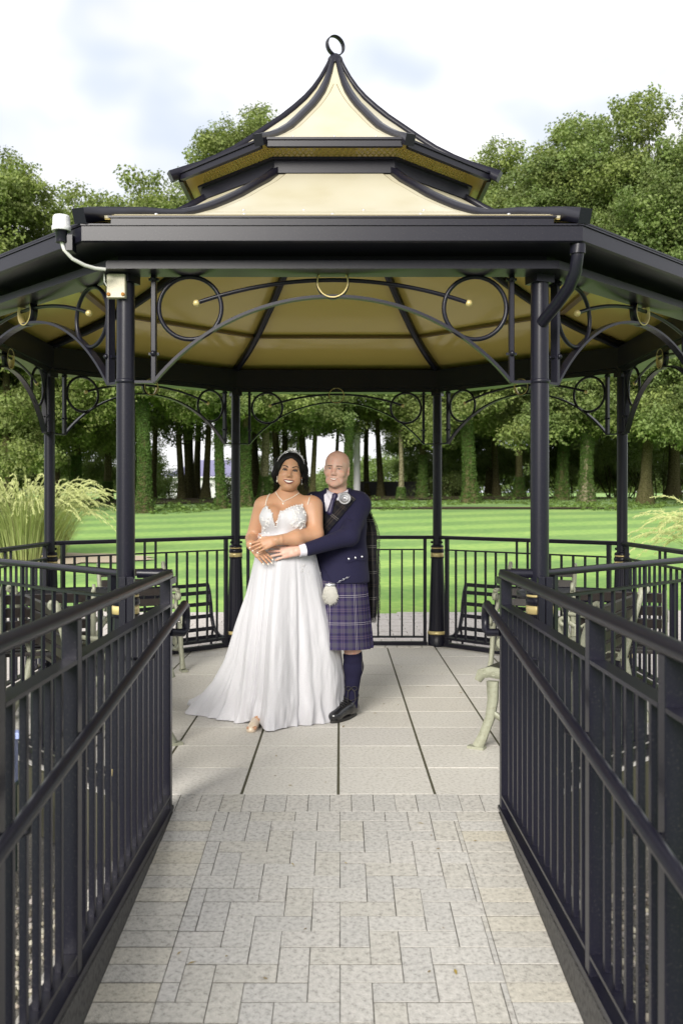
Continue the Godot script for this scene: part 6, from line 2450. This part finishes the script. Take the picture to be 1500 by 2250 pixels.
func build_groom() -> void:
	var o := thing("person", "bald man in navy jacket and purple tartan kilt with silver brooch, behind the woman", "person", Vector3.ZERO)
	var z := GZ
	var hc := Vector3(0.014, 1.643, z + 0.03)
	var hb := Basis(Vector3(0, 0, 1), -0.075) * Basis(Vector3.UP, -0.20) * Basis(Vector3.RIGHT, 0.03)
	var st := mk()
	# bare body under the clothes, down to the feet
	grid(Vector3(-0.26, 0.02, z - 0.26), Vector3(0.28, 1.56, z + 0.26), 0.013)
	egg(Vector3(0.025, 1.28, z - 0.03), Vector3(0.165, 0.19, 0.105), 0.04)
	bone(Vector3(-0.12, 1.43, z - 0.035), Vector3(0.15, 1.43, z - 0.035), 0.05, 0.05, 0.05)
	egg(Vector3(0.035, 1.02, z - 0.01), Vector3(0.165, 0.22, 0.12), 0.06)
	bone(Vector3(0.115, 0.86, z), Vector3(0.118, 0.47, z + 0.02), 0.085, 0.056, 0.05)
	bone(Vector3(-0.04, 0.86, z), Vector3(-0.055, 0.47, z - 0.10), 0.085, 0.056, 0.05)
	for q in [0.118, -0.055]:
		var zq := z if q > 0 else z - 0.12
		bone(Vector3(q, 0.47, zq + 0.02), Vector3(q, 0.38, zq - 0.005), 0.054, 0.052, 0.03)
		bone(Vector3(q, 0.38, zq - 0.005), Vector3(q - 0.012, 0.10, zq - 0.02), 0.050, 0.036, 0.03)
	nets(st)
	# his left hand on her waist
	grid(Vector3(-0.46, 1.02, -1.50), Vector3(-0.14, 1.24, -1.26), 0.0036)
	var tips := hand_shape(Vector3(-0.232, 1.118, -1.372), Vector3(-0.98, -0.10, 0.06), Vector3(0.05, 0.30, 1.0), 1.0, 1.06, [0.10, 0.08, 0.08, 0.12], 0.22, Vector3(-0.70, 0.55, 0.1))
	bone(Vector3(-0.195, 1.122, -1.385), Vector3(-0.235, 1.118, -1.373), 0.033, 0.029, 0.015)
	nets(st)
	# the other hand comes round her far side
	grid(Vector3(-0.56, 1.10, -1.72), Vector3(-0.40, 1.28, -1.36), 0.004)
	bone(Vector3(-0.46, 1.175, -1.66), Vector3(-0.490, 1.190, -1.53), 0.028, 0.02, 0.02)
	for i in 4:
		bone(Vector3(-0.487, 1.215 - 0.018 * i, -1.54), Vector3(-0.468, 1.212 - 0.019 * i, -1.455), 0.009, 0.0075, 0.006)
	nets(st)
	# head and neck
	grid(hc - Vector3(0.125, 0.22, 0.15), hc + Vector3(0.125, 0.16, 0.15), 0.0036)
	head_shape(hc, hb, 0.98, 1.04)
	egg(hc + hb * Vector3(0, 0.041, -0.012), Vector3(0.0765, 0.0745, 0.094), 0.02, hb)
	bone(hc + hb * Vector3(-0.034, -0.08, 0.045), hc + hb * Vector3(0.034, -0.08, 0.045), 0.024, 0.024, 0.02)
	bone(hc + Vector3(0.004, -0.07, -0.025), Vector3(0.022, 1.44, z - 0.02), 0.060, 0.062, 0.03)
	face_parts(o, hc, hb, 0.98, false)
	nets(st)
	obj("body", st, M.skin_m, o)
	# jacket, with the left sleeve reaching round her
	grid(Vector3(-0.26, 0.84, z - 0.24), Vector3(0.30, 1.54, z + 0.38), 0.0075)
	var trunk := func() -> void:
		egg(Vector3(0.028, 1.27, z - 0.02), Vector3(0.183, 0.20, 0.130), 0.04)
		bone(Vector3(-0.135, 1.425, z - 0.035), Vector3(0.150, 1.425, z - 0.04), 0.062, 0.066, 0.05)
		bone(Vector3(-0.03, 1.455, z - 0.04), Vector3(0.075, 1.455, z - 0.045), 0.060, 0.060, 0.04)
		egg(Vector3(0.040, 1.06, z - 0.01), Vector3(0.178, 0.20, 0.150), 0.06)
		egg(Vector3(0.040, 0.92, z - 0.012), Vector3(0.188, 0.14, 0.165), 0.05)
	trunk.call()
	var field0 := F.duplicate()
	# a wedge open at the chest: between the lapels
	var wedge := func(p: Vector3) -> float:
		if p.z < z + 0.01:
			return -1.0
		var t := clampf((1.50 - p.y) / 0.135, 0, 1)
		var left := lerpf(-0.075, -0.058, t)
		var right := lerpf(0.060, -0.050, t)
		return minf(minf(p.x - left, right - p.x), p.y - 1.365) * 0.7
	clip(func(p: Vector3) -> float:
		var hem: float = 0.893 + 0.12 * smoothstep(0.0, -0.10, p.x) * smoothstep(z, z + 0.1, p.z)
		return maxf(maxf(hem - p.y, wedge.call(p)), p.y - 1.492 - 0.35 * absf(p.x - 0.02)), 0.004)
	bone(Vector3(0.150, 1.415, z - 0.03), Vector3(0.166, 1.40, z - 0.02), 0.072, 0.074, 0.04)
	bone(Vector3(0.160, 1.41, z - 0.02), Vector3(0.095, 1.205, z + 0.165), 0.072, 0.062, 0.03)
	bone(Vector3(0.095, 1.205, z + 0.165), Vector3(-0.165, 1.128, z + 0.305), 0.061, 0.044, 0.03)
	bone(Vector3(-0.135, 1.42, z - 0.03), Vector3(-0.215, 1.22, z - 0.02), 0.068, 0.055, 0.03)
	bone(Vector3(-0.215, 1.22, z - 0.02), Vector3(-0.21, 1.18, z + 0.0), 0.055, 0.05, 0.03)
	# creases at the inside of the elbow
	for q in [[0.02, 1.225, 0.235, 0.5], [0.045, 1.25, 0.205, 0.3], [0.085, 1.285, 0.165, 0.2], [-0.03, 1.192, 0.262, 0.75], [-0.075, 1.180, 0.285, 0.8]]:
		var c := Vector3(q[0], q[1] + 0.042, z + q[2] - 0.01)
		egg(c, Vector3(0.036, 0.008, 0.034), 0.014, Basis(Vector3(0, 0, 1), -0.9 + q[3]), true)
	var jk := mk()
	nets(jk)
	var jacket: Node3D = obj("jacket", jk, M.navy, o)
	var whole := F.duplicate()
	# pocket flap with three silver buttons, a cuff button
	var ray := func(x: float, y: float, up: float) -> Vector3:
		return hit(Vector3(x, y, z + 0.5), Vector3(0, 0, -1), 0.7) + Vector3(0, 0, up)
	var patch := func(rows: Array, thick: float) -> SurfaceTool:
		var s := mk()
		var top := []
		var bot := []
		for r in rows:
			var a := PackedVector3Array()
			var b := PackedVector3Array()
			for q in r:
				var p: Vector3 = ray.call(q.x, q.y, 0.0)
				a.append(p + Vector3(0, 0, thick))
				b.append(p - Vector3(0, 0, 0.004))
			top.append(a)
			bot.append(b)
		skin(s, top, false, false, 1)
		var n: int = top[0].size()
		flat(s)
		for i in top.size() - 1:
			for e in [0, n - 1]:
				quad(s, top[i][e], top[i + 1][e], bot[i + 1][e], bot[i][e])
		for k in n - 1:
			for e in [0, top.size() - 1]:
				quad(s, top[e][k], top[e][k + 1], bot[e][k + 1], bot[e][k])
		return s
	var rows := []
	for j in 5:
		var r := []
		for k in 11:
			var t := k / 10.0
			r.append(Vector2(lerpf(0.205, 0.075, t), lerpf(1.088 if k < 99 else 0.0, 1.076, t) - 0.040 * j / 4.0 - (0.004 * sin(t * PI * 3) if j == 4 else 0.0)))
		rows.append(r)
	var flap: Node3D = obj("pocket_flap", patch.call(rows, 0.006), M.navy, jacket)
	for i in 3:
		var bt := mk()
		var p: Vector3 = ray.call(0.092 + 0.043 * i, 1.057 + 0.006 * i, 0.007)
		ball(bt, p, Vector3(0.0075, 0.0075, 0.004), 10)
		obj("button", bt, M.silver, flap)
	rows = []
	rows = []                                             # welt of the breast pocket
	for j in 3:
		var r := []
		for k in 9:
			r.append(Vector2(lerpf(0.178, 0.088, k / 8.0), 1.322 - 0.006 * j))
		rows.append(r)
	obj("breast_pocket", patch.call(rows, 0.004), M.navy, jacket)
	# lapels
	rows = []
	for k in 9:
		var t := k / 8.0
		var e := lerpf(0.060, -0.050, t)
		var y := lerpf(1.492, 1.362, t)
		rows.append([Vector2(e + 0.040 * sin(clampf(t * 1.15, 0, 1) * PI) + 0.012, y - 0.005), Vector2(e + 0.018, y), Vector2(e - 0.004, y)])
	obj("lapel", patch.call(rows, 0.007), M.navy, jacket)
	# plaid sash from the shoulder across the chest
	rows = []
	for k in 17:
		var t := k / 16.0
		var cx := lerpf(0.108, -0.115, t)
		var cy := lerpf(1.472, 1.235, t)
		var hw := lerpf(0.040, 0.056, t)
		var r := []
		for m in 7:
			var u := m / 3.0 - 1.0
			r.append(Vector2(cx + u * hw * 0.80, cy - u * hw * 0.62 * -1.0 * -1.0))
		rows.append(r)
	var sash := mk()
	var rings := []
	var uvs := []
	for i in rows.size():
		var a := PackedVector3Array()
		var b := PackedVector2Array()
		for m in 7:
			var q: Vector2 = rows[i][m]
			a.append(ray.call(q.x, q.y, 0.011 + 0.004 * sin(m * 2.1 + i * 0.2)))
			b.append(Vector2(0.28 + m * 0.075, i * 0.12))
		rings.append(a)
		uvs.append(b)
	skin(sash, rings, false, false, 1, uvs)
	obj("plaid_sash", sash, M.plaid, o)
	# brooch
	var bc: Vector3 = ray.call(0.066, 1.450, 0.030)
	var bt3 := Transform3D(Basis(Vector3(0, 0, 1), 0.3) * Basis(Vector3.RIGHT, PI / 2 - 0.25), bc)
	var bro := mk()
	lathe(bro, [Vector2(0.041, -0.004), Vector2(0.042, 0.001), Vector2(0.040, 0.004), Vector2(0.031, 0.004), Vector2(0.029, 0.002), Vector2(0.001, 0.0025)], 28, bt3)
	for k in 20:
		var a := TAU * k / 20
		ball(bro, bt3 * Vector3(cos(a) * 0.0355, 0.0045, sin(a) * 0.0355), Vector3.ONE * 0.0028, 6)
	for k in 5:
		var a := PI + PI * k / 4
		ball(bro, bt3 * Vector3(cos(a) * 0.012, 0.004, sin(a) * 0.012), Vector3(0.0045, 0.004, 0.007), 6)
	ball(bro, bt3 * Vector3(0, 0.005, 0.006), Vector3(0.008, 0.005, 0.008), 8)
	obj("brooch", bro, M.old_silver, o)
	# the plaid's long end hangs behind the shoulder
	var dr := mk()
	var drr := []
	var dru := []
	for j in 34:
		var v := j / 33.0
		var a := PackedVector3Array()
		var b := PackedVector2Array()
		for k in 15:
			var u := k / 14.0
			var y := 1.488 - 0.86 * v + 0.02 * u * v
			var outer := 0.205 + 0.092 * smoothstep(0.0, 0.34, v) - 0.024 * v * v
			var inner := 0.045 + 0.10 * smoothstep(0.0, 0.25, v)
			var x := lerpf(inner, outer, u) - 0.010 * sin(v * 5.0)
			var zz := z - 0.035 - 0.095 * smoothstep(0.0, 0.22, v) - 0.01 * v + 0.016 * sin(u * 15.0 + v * 2.0) * smoothstep(0.03, 0.35, v)
			if v < 0.12:
				y = maxf(y, 1.478 - 0.62 * maxf(0.0, x - 0.13) - 0.02 + 0.012 * (1.0 - v * 8.0)) + 0.004
			a.append(Vector3(x, y, zz))
			b.append(Vector2(u * 1.35, v * 4.8))
		drr.append(a)
		dru.append(b)
	skin(dr, drr, false, false, 1, dru)
	var drape: Node3D = obj("hanging_plaid", dr, M.plaid, o)
	var fg := mk()
	flat(fg)
	var fr := RandomNumberGenerator.new()
	fr.seed = 3
	for j in 160:
		var f := 3.0 + j / 160.0 * 30.0
		var i := clampi(int(f), 0, 32)
		var p: Vector3 = drr[i][14].lerp(drr[i + 1][14], f - i)
		var d := Vector3(0.020 + fr.randf() * 0.008, -0.018 - fr.randf() * 0.012, fr.randf_range(-0.006, 0.006))
		tube(fg, [p - Vector3(0.004, 0, 0), p + d * 0.6, p + d + Vector3(-0.004, -0.006, 0)], 0.0012, 3)
	for j in 70:
		var f := j / 70.0 * 14.0
		var i := clampi(int(f), 0, 13)
		var p: Vector3 = drr[33][i].lerp(drr[33][i + 1], f - i)
		tube(fg, [p, p + Vector3(fr.randf_range(-0.004, 0.004), -0.028 - fr.randf() * 0.012, fr.randf_range(-0.004, 0.004))], 0.0012, 3)
	stuff(obj("fringe", fg, M.fringe, drape))
	# shirt, collar, tie, cuff
	F = field0.duplicate()
	clip(func(p: Vector3) -> float: return maxf(maxf(1.20 - p.y, absf(p.x) - 0.11), p.y - 1.485), -0.003)
	var sh := mk()
	nets(sh)
	var shirt: Node3D = obj("shirt", sh, M.shirt, o)
	F = field0.duplicate()
	clip(func(p: Vector3) -> float: return maxf(0.90 - p.y, p.y - 1.22), -0.004)
	var wc := mk()
	nets(wc)
	obj("waistcoat", wc, M.navy, o)
	var col := mk()
	var cr := []
	for j in 4:
		var ring := PackedVector3Array()
		for k in 33:
			var a := lerpf(0.10, TAU - 0.10, k / 32.0) + PI / 2 + 0.16      # open at the throat, towards the front
			var rr: float = [0.071, 0.067, 0.069, 0.0725][j]
			var dip := 0.028 * pow(maxf(0.0, sin(a)), 2.0)
			ring.append(Vector3(0.018 + cos(a) * rr * 1.02, [1.462, 1.500, 1.512, 1.478][j] - dip * [1.3, 1.1, 1.05, 1.35][j], z - 0.012 + sin(a) * rr * [1.06, 1.05, 1.06, 1.12][j] + 0.012))
		cr.append(ring)
	skin(col, cr, false, false, 1)
	M.shirt.cull_mode = BaseMaterial3D.CULL_DISABLED
	obj("collar", col, M.shirt, shirt)
	var ti := mk()
	var kp := Vector3(-0.002, 1.462, z + 0.078)
	grid(Vector3(-0.12, 1.27, z - 0.02), Vector3(0.06, 1.50, z + 0.17), 0.005)
	bone(kp + Vector3(0.004, 0.004, 0), kp + Vector3(-0.008, -0.024, 0.012), 0.020, 0.013, 0.006)
	bone(kp + Vector3(-0.010, -0.028, 0.016), kp + Vector3(-0.030, -0.105, 0.024), 0.013, 0.019, 0.008)
	nets(ti)
	obj("tie", ti, M.tie, shirt)
	var cu := mk()
	sweep(cu, [Vector3(-0.155, 1.129, z + 0.300), Vector3(-0.222, 1.119, z + 0.325)], circle(0.039, 20), Vector3.UP, false, [1.05, 0.98])
	obj("shirt_cuff", cu, M.shirt, shirt)
	# jacket collar behind the neck
	var jc := mk()
	var jp := []
	for k in 19:
		var a := lerpf(-0.35, PI + 0.15, k / 18.0)
		jp.append(Vector3(0.02 + cos(a) * 0.083, 1.494 - 0.018 * maxf(0.0, -sin(a) + 0.2), z - 0.008 - sin(a) * 0.085))
	sweep(jc, jp, rect(0.014, 0.05))
	obj("jacket_collar", jc, M.navy, jacket)
	build_kilt(o)


func build_kilt(o: Node3D) -> void:
	var z := GZ
	var st := mk()
	var rings := []
	var uvs := []
	var seg := 220
	for j in 26:
		var v := j / 25.0
		var y := lerpf(0.925, 0.466, v)
		var rx := lerpf(0.176, 0.216, pow(v, 0.9))
		var rz := lerpf(0.148, 0.182, pow(v, 0.9))
		var ring := PackedVector3Array()
		var uv := PackedVector2Array()
		for k in seg + 1:
			var a := -TAU * k / seg - PI / 2
			var ca := cos(a)
			var sa := sin(a)
			# flat apron in front, knife pleats at the sides and back
			var pleat := 0.0
			var back := smoothstep(0.28, -0.05, sa) if ca < 0.86 or sa < 0.0 else smoothstep(0.62, 0.40, sa)
			var ph := fposmod(a * 26.0 / TAU * 1.0, 1.0)
			pleat = (ph - 0.5) * 0.020 * back * (0.35 + 0.65 * v)
			var sway := 0.006 * sin(a * 5.0 + 1.0) * v
			ring.append(Vector3(0.032 + ca * (rx + pleat + sway), y - 0.004 * sin(a * 3.0) * v, z - 0.005 + sa * (rz + pleat + sway)))
			uv.append(Vector2((a + PI / 2) * 0.195 / 0.178 + 0.12, v * 0.459 / 0.178 + 0.445))
		rings.append(ring)
		uvs.append(uv)
	skin(st, rings, false, false, 1, uvs)
	M.kilt.cull_mode = BaseMaterial3D.CULL_DISABLED
	var kilt: Node3D = obj("kilt", st, M.kilt, o)
	# sporran: white fur on a chain
	var spc := Vector3(-0.028, 0.838, z + 0.155)
	var sp := mk()
	grid(spc - Vector3(0.09, 0.13, 0.08), spc + Vector3(0.09, 0.11, 0.08), 0.006)
	egg(spc, Vector3(0.047, 0.058, 0.028), 0.02)
	egg(spc + Vector3(0, -0.025, 0), Vector3(0.038, 0.05, 0.024), 0.02)
	nets(sp)
	var rr := RandomNumberGenerator.new()
	rr.seed = 9
	flat(sp)
	for i in 900:
		var a := rr.randf() * TAU
		var q := sqrt(rr.randf())
		var x := cos(a) * q * 0.044
		var y := sin(a) * q * 0.054
		var p := hit(Vector3(spc.x + x, spc.y + y - 0.01, spc.z + 0.07), Vector3(0, 0, -1), 0.13)
		var d := Vector3(x * 0.25 + rr.randfn() * 0.004, -0.018 + rr.randfn() * 0.005, 0.003)
		tri(sp, p + Vector3(-0.0016, 0, 0.001), p + Vector3(0.0016, 0, 0.001), p + d)
	var so: Node3D = obj("sporran", sp, M.fur, o)
	var top := mk()
	lathe(top, [Vector2(0.04, -0.012), Vector2(0.044, 0.0), Vector2(0.04, 0.012), Vector2(0.02, 0.016)], 20, Transform3D(Basis.from_scale(Vector3(0.8, 0.8, 0.5)), spc + Vector3(0, 0.052, 0)))
	obj("sporran_top", top, M.silver, so)
	var ch := mk()
	for i in 14:
		var t := i / 13.0
		var p := Vector3(spc.x + 0.05 + 0.15 * t, spc.y + 0.07 + 0.045 * t * (2 - t), z + 0.185 - 0.14 * t * t)
		sweep(ch, ringpts(p, 0.006, Vector3(0.7, 0.3, -0.3).normalized(), Vector3.UP if i % 2 else Vector3(0, 0, 1), 8), circle(0.0014, 4), Vector3.UP, true)
	obj("sporran_chain", ch, M.silver, so)
	# socks and laced shoes
	for q in [[0.120, 0.118, 1.0], [-0.055, -0.068, 0.0]]:
		var x: float = q[0]
		z = GZ if q[2] > 0.5 else GZ - 0.12
		var sk := mk()
		grid(Vector3(x - 0.09, 0.05, z - 0.11), Vector3(x + 0.09, 0.46, z + 0.12), 0.006)
		bone(Vector3(x, 0.428, z + 0.005), Vector3(x + 0.004, 0.33, z - 0.018), 0.060, 0.063, 0.02)
		bone(Vector3(x + 0.004, 0.33, z - 0.018), Vector3(x - 0.010, 0.12, z - 0.02), 0.061, 0.042, 0.03)
		bone(Vector3(x - 0.010, 0.12, z - 0.02), Vector3(x - 0.012, 0.07, z - 0.01), 0.042, 0.045, 0.02)
		bone(Vector3(x - 0.002, 0.418, z + 0.004), Vector3(x, 0.396, z + 0.0), 0.0635, 0.0635, 0.006)
		clip(func(p: Vector3) -> float: return p.y - 0.432 - 0.2 * (p.x - x))
		nets(sk)
		var sock: Node3D = obj("sock", sk, M.sock, o)
		var fl := mk()
		for i in 2:
			bx(fl, Vector3(x + 0.062, 0.345 - 0.012 * i, z + 0.012 - 0.022 * i), Vector3(0.006, 0.075, 0.022), Transform3D(Basis(Vector3.UP, 0.0), Vector3.ZERO))
		obj("garter_flash", fl, M.fringe, sock)
		var d := Vector3(-0.52, 0, 0.85)                      # the way the toe points
		if q[2] == 0.0:
			d = Vector3(-0.2, 0, 0.98)
		var s := Vector3(d.z, 0, -d.x)
		var a := Vector3(x - 0.010, 0, z - 0.025)
		var ss := mk()
		grid(a + Vector3(-0.27, -0.01, -0.13), a + Vector3(0.12, 0.17, 0.34), 0.0055)
		bone(a - d * 0.035 + Vector3(0, 0.05, 0), a + d * 0.05 + Vector3(0, 0.055, 0), 0.038, 0.042, 0.03)
		bone(a + d * 0.04 + Vector3(0, 0.072, 0), a + d * 0.165 + Vector3(0, 0.046, 0), 0.046, 0.042, 0.03)
		egg(a + d * 0.205 + Vector3(0, 0.040, 0), Vector3(0.044, 0.038, 0.05), 0.02, Basis(s, Vector3.UP, d))
		bone(a + Vector3(0, 0.06, 0), a + Vector3(0, 0.10, -0.004), 0.044, 0.046, 0.02)
		clip(func(p: Vector3) -> float: return maxf(0.016 - p.y, p.y - 0.118))
		nets(ss)
		var shoe: Node3D = obj("shoe", ss, M.leather, o)
		var so2 := mk()
		var outl := PackedVector2Array()
		for k in 28:
			var an := TAU * k / 28
			var lx := cos(an) * (0.046 if sin(an) > -0.2 else 0.038) * (1.0 if absf(sin(an)) < 0.95 else 0.8)
			var lz := 0.095 + sin(an) * 0.158
			var p := a + d * lz + s * lx
			outl.append(Vector2(p.x, p.z))
		slab(so2, outl, 0.0, 0.019, 0.002)
		obj("sole", so2, M.sole, shoe)
		var la := mk()
		for i in 5:
			var p := a + d * (0.135 - 0.022 * i) + Vector3(0, 0.094 + 0.0075 * i, 0)
			tube(la, [p - s * 0.026 - Vector3(0, 0.004, 0), p + Vector3(0, 0.004, 0) + d * 0.008, p + s * 0.026 - Vector3(0, 0.004, 0) + d * 0.014], 0.0026, 5)
		for g in [-1.0, 1.0]:                               # crossed thongs up the shin, a bow with hanging ends
			var pts := []
			for i in 16:
				var t := i / 15.0
				var an: float = g * (t * 5.2) + PI / 2
				pts.append(Vector3(x - 0.010 + cos(an) * 0.05, 0.115 + 0.085 * t, z - 0.018 + sin(an) * 0.05))
			tube(la, pts, 0.0028, 5)
			tube(la, [Vector3(x - 0.010, 0.20, z + 0.034), Vector3(x - 0.010 + 0.022 * g, 0.175, z + 0.044), Vector3(x - 0.008 + 0.026 * g, 0.12, z + 0.046), Vector3(x - 0.010 + 0.010 * g, 0.075 + 0.02 * g, z + 0.052)], 0.003, 5)
			tube(la, ringpts(Vector3(x - 0.010 + 0.020 * g, 0.196, z + 0.038), 0.018, Vector3.RIGHT, Vector3(0, 0.75, 0.3), 12), 0.0028, 5, [], true)
		obj("laces", la, M.sole, shoe)
